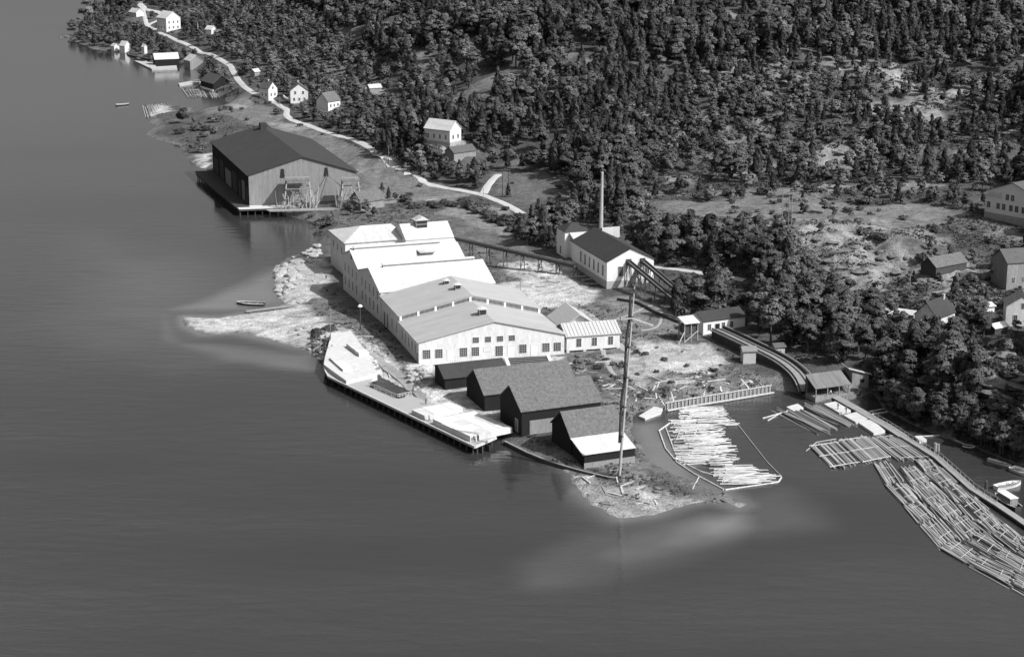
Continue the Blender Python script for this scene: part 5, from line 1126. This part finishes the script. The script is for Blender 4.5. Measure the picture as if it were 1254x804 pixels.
def conifer(seed, dens=1.0, leaf=.30):
    rg = np.random.default_rng(seed); m = int(1000*dens); top = 10.3; kind_ = seed % 2
    h = 1.3+rg.uniform(0, 1, m)**.85*(top-1.4); prof = (1-(h-1.0)/(top-.8)); R0 = rg.uniform(1.9, 2.6)
    rad = R0*prof**(.75 if kind_ else .5)*(.85+.2*np.sin(h*1.7+seed))
    if not kind_: h = np.where(h < 3.5, h+rg.uniform(0, 4, m), h)          # pine: bare lower stem
    a = rg.uniform(0, 2*pi, m); lob = 1+.28*np.sin(a*2+h*1.1+seed)+.22*np.sin(a*3-h*2.3)+.15*np.sin(a*5+h*3.1); f = rg.uniform(.35, 1.05, m)**.6; rr = rad*lob*f
    sn = np.stack([np.cos(a), np.sin(a), .25+.9*(1-f)+.3*np.sin(h*2.3+a*2)], 1)+rg.normal(size=(m,3))*.16; sn /= np.linalg.norm(sn, axis=1)[:,None]
    C_ = np.stack([np.cos(a)*rr, np.sin(a)*rr, h-.28*rr+rg.normal(size=m)*.1], 1); nn = np.stack([np.cos(a)*.9, np.sin(a)*.9, np.full(m, .45)], 1)+rg.normal(size=(m,3))*.35
    nn /= np.linalg.norm(nn, axis=1)[:,None]; return quads_at(C_, nn, rg.uniform(.7, 1.3, m)*leaf, rg), .08*rg.uniform(.7, 1.3, m), sn
def bushq(seed, dens=1.0):
    rg = np.random.default_rng(seed); cs = []; ns_ = []
    for i in range(5):
        c = np.array([rg.uniform(-.7, .7), rg.uniform(-.7, .7), rg.uniform(.3, .8)]); m = int(46*dens); d = rg.normal(size=(m,3)); d /= np.linalg.norm(d, axis=1)[:,None]; d[:,2] = abs(d[:,2])
        cs.append(c+d*rg.uniform(.35, .75)*rg.uniform(.6, 1.1, (m,1))); nn = d+rg.normal(size=(m,3))*.5; ns_.append(nn/np.linalg.norm(nn, axis=1)[:,None])
    C_ = np.concatenate(cs); sn = np.concatenate(ns_)+np.array([0,0,.35])+(C_-np.array([0,0,.2]))*.5; sn /= np.linalg.norm(sn, axis=1)[:,None]; return quads_at(C_, np.concatenate(ns_), rg.uniform(.13, .24, len(C_)), rg), .10*rg.uniform(.75, 1.3, len(C_)), sn
def leafmesh(name, Q, tone, nrm=None):
    n_ = len(Q); me = np_mesh(name, Q.reshape(-1,3), np.arange(n_*4).reshape(n_,4)); at = me.attributes.new('tone', 'FLOAT', 'POINT'); at.data.foreach_set('value', np.repeat(tone, 4).astype(np.float32)); me.materials.append(LEAF)
    if nrm is not None:
        at = me.attributes.new('custom_normal', 'FLOAT_VECTOR', 'POINT'); at.data.foreach_set('vector', np.ascontiguousarray(np.repeat(nrm, 4, 0), np.float32).reshape(-1))
    return me
BLQ = [broadleaf(s) for s in range(100, 109)]; CFQ = [conifer(s) for s in range(200, 207)]; BUQ = [bushq(s) for s in range(300, 305)]
BLM = [leafmesh('crown', *q) for q in BLQ]; CFM = [leafmesh('crown', *q) for q in CFQ]; BUM = [leafmesh('bush', *q) for q in BUQ]
def trunkmesh(seed, con):
    rnd = random.Random(seed); b_ = MB(); x = rnd.uniform(-.2, .2)
    if con: b_.tube((0,0,-.8), (x*.3,0,9.6), .2, .04, 6)
    else: b_.tube((0,0,-.8), (x,0,4.2), .24, .17, 6)
    for i in range(6 if con else 7):
        a = rnd.uniform(0, 6.28); z = rnd.uniform(3, 8) if con else rnd.uniform(3.2, 4.2); l = rnd.uniform(.8, 1.5) if con else rnd.uniform(1.6, 2.6); b_.tube((x*.3 if con else x, 0, z), (cos(a)*l, sin(a)*l, z+(-.1 if con else rnd.uniform(1.2, 3.4))), .08 if con else .11, .03, 5)
    return b_.mesh('trunk', BARK)
TKB = [trunkmesh(s, False) for s in range(3)]; TKC = [trunkmesh(s, True) for s in range(3)]

# what must stay in view (boxes on the survey photograph), tested with each plant's own outline
KEEPB = [(195,15,222,37),(157,12,174,24),(257,31,268,41),(188,66,217,80),(232,60,250,82),(138,50,150,62),(151,50,163,62),(175,54,182,66),(240,90,276,112),(309,86,323,93),
 (326,93,343,116),(352,103,378,124),(398,113,420,132),(535,148,571,176),(552,180,590,193),(452,104,470,113),(1205,222,1254,266),(1140,318,1195,333),(1112,366,1140,386),(1093,383,1116,391),(1236,318,1254,340),
 (1236,374,1254,388),(1198,376,1220,386),(1212,398,1236,411),(685,275,806,350),(728,208,742,290),(770,320,850,400),(838,372,905,405),(868,400,992,485),(995,462,1046,482),(1026,445,1066,475),
 (946,419,963,435),(1000,478,1254,730),(556,290,708,335),(400,255,700,440),(256,150,440,260),(330,205,440,270),(442,235,474,250),(812,326,860,333),(900,338,914,344),(1195,540,1254,630)]
KB = np.array(KEEPB, float)
KP = []
for l_ in ROADS[:4]:
    for p in l_[::3]: KP.append(proj(p[0], p[1], float(hs(p[0], p[1]))+.3))
for k_, f_ in FIELDS.items():
    q = np.array(f_, float); xs = np.arange(q[:,0].min(), q[:,0].max(), 7); ys = np.arange(q[:,1].min(), q[:,1].max(), 4); gx, gy = np.meshgrid(xs, ys); ins = sdist(gx.ravel(), gy.ravel(), q) > 2.5
    KP += list(zip(gx.ravel()[ins], gy.ravel()[ins]))
for f_ in ([(985,270),(1040,278),(1075,300),(1110,330),(1085,360),(1030,345),(1000,320)], [(1060,80),(1125,85),(1100,95)], [(1210,440),(1254,435),(1254,490),(1228,480)], [(1120,320),(1150,325),(1140,345),(1100,345)]):
    q = np.array(f_, float); gx, gy = np.meshgrid(np.arange(q[:,0].min(), q[:,0].max(), 13), np.arange(q[:,1].min(), q[:,1].max(), 9)); ins = inside(gx.ravel(), gy.ravel(), q); KP += list(zip(gx.ravel()[ins], gy.ravel()[ins]))
KP = np.array(KP)
FO = [np.array(f) for f in FOOT]; FC = np.array([f.mean(0) for f in FO]); FRD = np.array([np.hypot(*(f-f.mean(0)).T).max() for f in FO])
def blocked(x, y, r):
    d = np.hypot(FC[:,0]-x, FC[:,1]-y); 
    for k in np.nonzero(d < FRD+r)[0]:
        if sdist(np.array([x]), np.array([y]), FO[k])[0] > -r: return True
    return False
for _l in ROADS: pass
RP = np.concatenate(ROADS)
Z_ = { 'yard': [(790,505),(960,600),(960,660),(690,660),(330,430),(215,410),(215,380),(325,330),(325,282),(375,284),(388,292),(405,262),(480,258),(560,285),(700,320),(745,350),(835,395),(870,410),(905,430),(945,475),(960,500),(800,505)],
 'shorebank': [(1060,480),(1085,470),(1130,490),(1180,500),(1200,505),(1254,540),(1254,590),(1180,552),(1115,528),(1080,506)],
 'bank': [(792,300),(850,285),(930,300),(985,320),(1010,350),(1060,375),(1105,400),(1180,425),(1195,470),(1254,540),(1254,575),(1180,545),(1075,495),(1000,462),(930,415),(905,385),(850,372),(810,335)],
 'knoll': [(890,300),(936,270),(1010,262),(1062,283),(1130,290),(1200,290),(1254,300),(1254,330),(1200,345),(1130,368),(1060,372),(1010,350),(985,320)],
 'garden': [(1060,372),(1130,368),(1200,345),(1254,330),(1254,430),(1180,425),(1105,400)],
 'outcrop': [(1165,430),(1254,430),(1254,540),(1195,500)],
 'strip': [(172,0),(345,0),(500,95),(480,200),(250,130),(90,60),(90,40)],
 'meadow': [(180,120),(300,118),(440,180),(600,240),(640,300),(560,290),(440,270),(260,210),(180,170)],
 'open': [(780,225),(1254,225),(1254,300),(780,290)],
 'sparse': [(840,80),(1254,70),(1254,225),(780,235),(760,140)]}
Z_ = {k: np.array(v, float) for k, v in Z_.items()}
def zone(px, py):
    a, b_ = np.array([px]), np.array([py])
    for k in ('yard', 'shorebank', 'bank', 'outcrop', 'knoll', 'garden', 'meadow', 'open', 'strip', 'sparse'):
        if inside(a, b_, Z_[k])[0]: return k
    return 'wood'
SPEC = {  # density, height range, share of conifers, bush share
 'yard': (0, 0, 0, 0, 0), 'shorebank': (1.0, 5, 9, .05, .25), 'bank': (.92, 8.5, 14.5, .12, .1), 'outcrop': (.62, 2.5, 6.5, .1, .5), 'knoll': (.4, 2.0, 5, .25, .72), 'garden': (.6, 3.5, 9, .12, .45),
 'meadow': (.10, 2, 5, .05, .7), 'open': (.55, 4, 8.5, .2, .4), 'strip': (.85, 4.5, 10, .12, .25), 'sparse': (.8, 4.5, 12, .25, .22), 'wood': (.97, 5.5, 18, .40, .06)}
PL_ = []
def crown_ok(x, y, z, h, r, soft=.15):
    bx, by = proj(x, y, z); tx, ty = proj(x, y, z+h); s_ = F/(y*cp-(z-HC)*sp); w_ = r*s_
    ov = (KB[:,0] < bx+w_) & (KB[:,2] > bx-w_) & (KB[:,1] < by-1) & (KB[:,3] > ty) & (KB[:,3]-3 < by)
    if ov.any(): return False
    k = (abs(KP[:,0]-bx) < w_*.95) & (KP[:,1] < by+1.5) & (KP[:,1] > ty+(by-ty)*.05)
    return not k.any()
rg = np.random.default_rng(5); sp_ = 5.4
for yy in list(np.arange(385, 1290, sp_))+list(np.arange(1290, 1950, 6.0)):
    hw = 640/F*yy*1.05+10
    for xx in np.arange(-hw, hw, sp_):
        x = xx+rg.uniform(-.45, .45)*sp_; y = yy+rg.uniform(-.45, .45)*sp_; u = rg.uniform(0, 1, 6)
        z = float(hs(x, y))
        if z < .45: continue
        px, py = proj(x, y, z)
        if py < -14 or py > 640 or px < -20 or px > 1290: continue
        zn = zone(px, py); dn, h0, h1, cf, bu = SPEC[zn]
        if dn == 0: continue
        cl = float(fbm(np.array(x), np.array(y), 34, 91)); dn2 = dn*(1 if zn in ('bank','shorebank') else .9 if zn == 'strip' else (.3 if cl < .40 else (1.08 if cl > .47 else .8)))
        if u[0] > dn2: continue
        isb = u[1] < bu; con = u[2] < (cf+(.35 if float(fbm(np.array(x), np.array(y), 60, 95)) > .5 else -.12) if zn in ('wood', 'sparse') else cf)
        h = rg.uniform(1.2, 3.0) if isb else h0+(h1-h0)*(.55*u[3]+.45*min(1, max(0, (float(fbm(np.array(x), np.array(y), 45, 99))-.25)*2.4)))
        r = h*.55 if isb else (h*.2 if con else h*.34)
        if np.min(np.abs(RP[:,0]-x)+np.abs(RP[:,1]-y)) < 4.2 or blocked(x, y, r*.7): continue
        if float(np.interp(0, [0], [0])) or not crown_ok(x, y, z, h*.95, r): 
            h *= .55; r *= .55
            if isb or h < 2.5 or not crown_ok(x, y, z, h, r):
                h = rg.uniform(.9, 1.8); isb = True; r = h*.55
                if u[4] > .55 or not (crown_ok(x, y, z, h, r) or (zn in ('knoll','outcrop','open') and u[4] < .3)): continue
        PL_.append((x, y, z, h, 'bush' if isb else ('con' if con else 'bl'), zn))
def addtree(px, h, k, zn): x, y, z = P(px); PL_.append((x, y, z, h, k, zn))
for px, h in (((645,301),10),((655,300),12),((668,298),12.5),((680,297),11),((690,288),12),((700,280),11),((638,292),8),((662,285),11),((676,283),11.5)): addtree(px, h, 'bl', 'grove')
for px, h in (((716,268),11),((722,252),12),((708,255),11)): addtree(px, h, 'con', 'grove')
for px, h, k in (((225,151),8.5,'bl'),((221,150),6,'bl'),((270,139),4.5,'bl'),((283,138),3.6,'bl'),((262,150),3,'bush'),((240,160),3,'bush'),((250,168),3,'bush'),((262,163),3.4,'bush'),((235,185),4,'bl'),((246,182),3,'bush')): addtree(px, h, k, 'meadow')
for px, h, k in (((462,203),9,'con'),((476,207),11,'con'),((492,212),9,'con'),((505,214),8,'bl'),((518,218),8,'bl'),((530,222),8,'bl'),((548,226),8,'bl'),((565,228),8.5,'bl'),((580,226),8,'bl'),((592,222),7,'bl'),((484,205),10,'con'),((470,197),8,'con'),((500,205),7,'bl'),((540,215),7,'bl'),((556,218),6,'bl'),((525,206),7,'con')): addtree((px[0], px[1]-(14 if px[0] < 500 else 3)), h, k, 'knollfoot')
for px, h, k in (((436,258),6,'bl'),((448,262),5.5,'bl'),((430,264),5,'bl'),((458,265),4,'bl'),((484,246),3.5,'bl'),((496,247),3,'bush'),((476,243),4.5,'con'),((468,236),4,'con'),((400,275),3,'bush'),((392,280),3,'bush'),((408,268),3.5,'bl')): addtree(px, h, k, 'inlet')
for i in range(26): addtree((575+i*3+R(-2,2), 252+i*1.6+R(-4,5)), R(1.6,3.2), 'bush', 'hedge')
for i in range(14): addtree((500+R(0,90), 252+R(-3,4)), R(1.2,2.2), 'bush', 'hedge')
for px, h, k in (((1195,408),11,'bl'),((1186,412),10,'bl'),((1204,414),8,'bl'),((1176,398),7,'bl'),((1229,348),8,'bl'),((1222,345),7,'bl'),((1210,258),6,'con'),((1150,352),5,'bl'),((1105,412),7,'bl'),((1095,408),8,'bl')): addtree(px, h, k, 'garden')
for i in range(40): addtree((R(700,900), R(425,490)), R(.5,1.1), 'bush', 'weeds')
for i in range(16): addtree((R(690,770), R(440,520)), R(.6,1.4), 'bush', 'weeds')
for i in range(12): addtree((R(385,402), R(405,432)), R(.9,2.0), 'bush', 'quayhead')
for px, h in (((868,248),7),((905,243),6),((838,238),7),((1010,262),6),((1068,248),7),((1020,265),5),((985,262),5)): addtree(px, h, 'bl', 'open')
SL = [(1066,484),(1090,505),(1125,522),(1180,542),(1215,556),(1256,572)]
for i in range(58):
    t = R(0, 4.99); k = int(t); a, b_ = SL[k], SL[k+1]; up = R(1, 44) if i % 2 else R(1, 14); q = (a[0]+(b_[0]-a[0])*(t-k)+R(-4,4), a[1]+(b_[1]-a[1])*(t-k)-up)
    if q[0] > 1195 and up > 18: continue
    if q[0] < 1075 and q[1] < 486: continue
    addtree(q, R(4.5, 8.5), 'bl', 'shorebank')
LAB = {'shorebank': 'overhanging the bay at the foot of the wooded bank', 'bank': 'in the dense wood on the bank above the log flume', 'outcrop': 'growing on the rocky outcrop over the bay', 'knoll': 'on the bare rocky knoll', 'garden': 'among the hillside houses and gardens', 'meadow': 'on the grassy shore north of the warehouse',
 'open': 'at the edge of the open upland field', 'strip': 'along the road and houses toward the point', 'sparse': 'in the thin rocky wood on the upper slope', 'wood': 'in the forest covering the main hillside', 'grove': 'in the dark grove beside the smokestack', 'knollfoot': 'at the foot of the white knoll cottage',
 'inlet': 'by the inlet between warehouse and mill', 'hedge': 'in the hedge along the meadow path', 'weeds': 'in the weedy yard by the log pond', 'yard': 'in the mill yard', 'quayhead': 'on the stony bank at the upstream end of the quay'}
NM = {'bl': ('broadleaf_tree', 'round leafy broadleaf tree', 'tree', 'broadleaf trees'), 'con': ('conifer', 'dark narrow conifer', 'tree', 'conifers'), 'bush': ('bush', 'low bush', 'bush', 'bushes')}
PL_ = [(t, (F/(t[1]*cp-(t[2]-HC)*sp))*t[3]) for t in PL_]; PL_.sort(key=lambda a: -a[1])
cnt = {'bl': 0, 'con': 0, 'bush': 0}; REST = {'bl': [], 'con': [], 'bush': []}
for (x, y, z, h, k, zn), s_ in PL_:
    px, py = proj(x, y, z+h*.5); vis = 0 < px < 1254 and 0 < py < 804
    if cnt[k] >= 292 or not vis: REST[k].append((x, y, z, h)); continue
    cnt[k] += 1; nm, ad, ct_, gr = NM[k]; lab = f'{ad} {LAB[zn]}'; grp = f'{gr} {LAB[zn]}'; a = R(0, 6.28)
    if k == 'bush':
        o = tag(link(nm, random.choice(BUM), None, (x, y, z-.1), a), lab, ct_, grp); s0 = h/1.25; o.scale = (s0*R(.9,1.4), s0*R(.9,1.3), s0); continue
    o = thing(nm, lab, ct_, (x, y, z), a, grp); s0 = h/10; o.scale = (s0*R(.9,1.3), s0*R(.9,1.3), s0)
    link('trunk', random.choice(TKC if k == 'con' else TKB), o); link('crown', random.choice(CFM if k == 'con' else BLM), o)
import sys; 
def tufts():
    rg = np.random.default_rng(29); out = []
    for zn, n_, s0, s1 in (('yard', 26000, .10, .30), ('knoll', 6500, .12, .36), ('open', 9000, .12, .36), ('garden', 8000, .15, .4), ('outcrop', 4000, .2, .5), ('sparse', 16000, .2, .5), ('strip', 9000, .2, .5), ('shorebank', 5000, .2, .5), ('bank', 9000, .2, .5), ('meadow', 9000, .12, .34)):
        q = Z_[zn]; k = rg.uniform(q.min(0), q.max(0), (n_,2)); k = k[inside(k[:,0], k[:,1], q)]
        d = np.stack([(k[:,0]-627)/F, cp+(402-k[:,1])/F*sp, -sp+(402-k[:,1])/F*cp], 1); t = (4-HC)/d[:,2]; X = d[:,0]*t; Y = d[:,1]*t
        for _ in range(6): t = (hs(X, Y)-HC)/d[:,2]; X = X*.5+d[:,0]*t*.5; Y = Y*.5+d[:,1]*t*.5
        Zg = hs(X, Y); i = np.clip(np.searchsorted(GX, X)-1, 0, len(GX)-1); j = np.clip(np.searchsorted(GY, Y)-1, 0, len(GY)-1)
        ok = (Zg > .3) & (ALB[j,i] < .2) & (fbm(X, Y, 12, 97) > (.44 if zn in ('yard', 'meadow') else .40)); out.append(np.column_stack([X, Y, Zg, rg.uniform(s0, s1, len(X))])[ok])
    A = np.concatenate(out); ok = np.ones(len(A), bool)
    for k_ in 'abcde': ok &= ~inside(A[:,0], A[:,1], np.array([P(p)[:2] for p in FIELDS[k_]]))
    for f, c, r in zip(FO, FC, FRD):
        m_ = np.hypot(A[:,0]-c[0], A[:,1]-c[1]) < r+1
        if m_.any(): ok[np.nonzero(m_)[0]] &= ~inside(A[m_,0], A[m_,1], f)
    A = A[ok & (np.array([np.min(np.abs(RP[:,0]-x)+np.abs(RP[:,1]-y)) for x, y in A[:,:2]]) > 3)]
    C_ = np.repeat(A[:,:3], 3, 0)+rg.normal(size=(len(A)*3,3))*np.array([.35,.35,.04]); S_ = np.repeat(A[:,3], 3)*rg.uniform(.6, 1.3, len(A)*3); C_[:,2] += S_*.5
    nn = rg.normal(size=(len(C_),3))*.6+np.array([0,0,.75]); nn /= np.linalg.norm(nn, axis=1)[:,None]
    kind(link('weeds', leafmesh('weeds', quads_at(C_, nn, S_, rg), .085*np.repeat(rg.uniform(.5, 1.5, len(A)), 3))), 'stuff', 'rough grass and weeds over the yards and slopes')
tufts()
print('PLANTS', cnt, {k: len(v) for k, v in REST.items()})
def mass(name, label, items, protos, frac, grow, per):
    rg = np.random.default_rng(17); Qs = []; Ts = []; Ns = []
    for (x, y, z, h) in items:
        Q, T, NN = protos[rg.integers(len(protos))]; k = rg.permutation(len(Q))[:int(len(Q)*frac)]; q = Q[k]; c = q.mean(1, keepdims=True); q = c+(q-c)*grow
        a = rg.uniform(0, 6.28); s_ = h/per; sx = s_*rg.uniform(.95, 1.35); ca, sa = cos(a)*sx, sin(a)*sx
        q_n = NN[k]; c1, s1 = cos(a), sin(a); Ns.append(np.stack([q_n[:,0]*c1-q_n[:,1]*s1, q_n[:,0]*s1+q_n[:,1]*c1, q_n[:,2]], -1))
        Qs.append(np.stack([q[...,0]*ca-q[...,1]*sa+x, q[...,0]*sa+q[...,1]*ca+y, q[...,2]*s_+z-.1], -1)); Ts.append(T[k]*rg.uniform(.55, 1.5)*float(.55+1.0*fbm(np.array(x), np.array(y), 70, 93)))
    if Qs: kind(link(name, leafmesh(name, np.concatenate(Qs), np.concatenate(Ts), np.concatenate(Ns))), 'stuff', label)
mass('forest_canopy', 'far mixed forest of leafy trees on the hill', REST['bl'], BLQ, .42, 1.4, 10); mass('conifer_forest', 'far conifers of the forest on the hill', REST['con'], CFQ, .45, 1.4, 10)
mass('undergrowth', 'scrub and low growth on the slopes', REST['bush'], BUQ, .5, 1.4, 1.25)
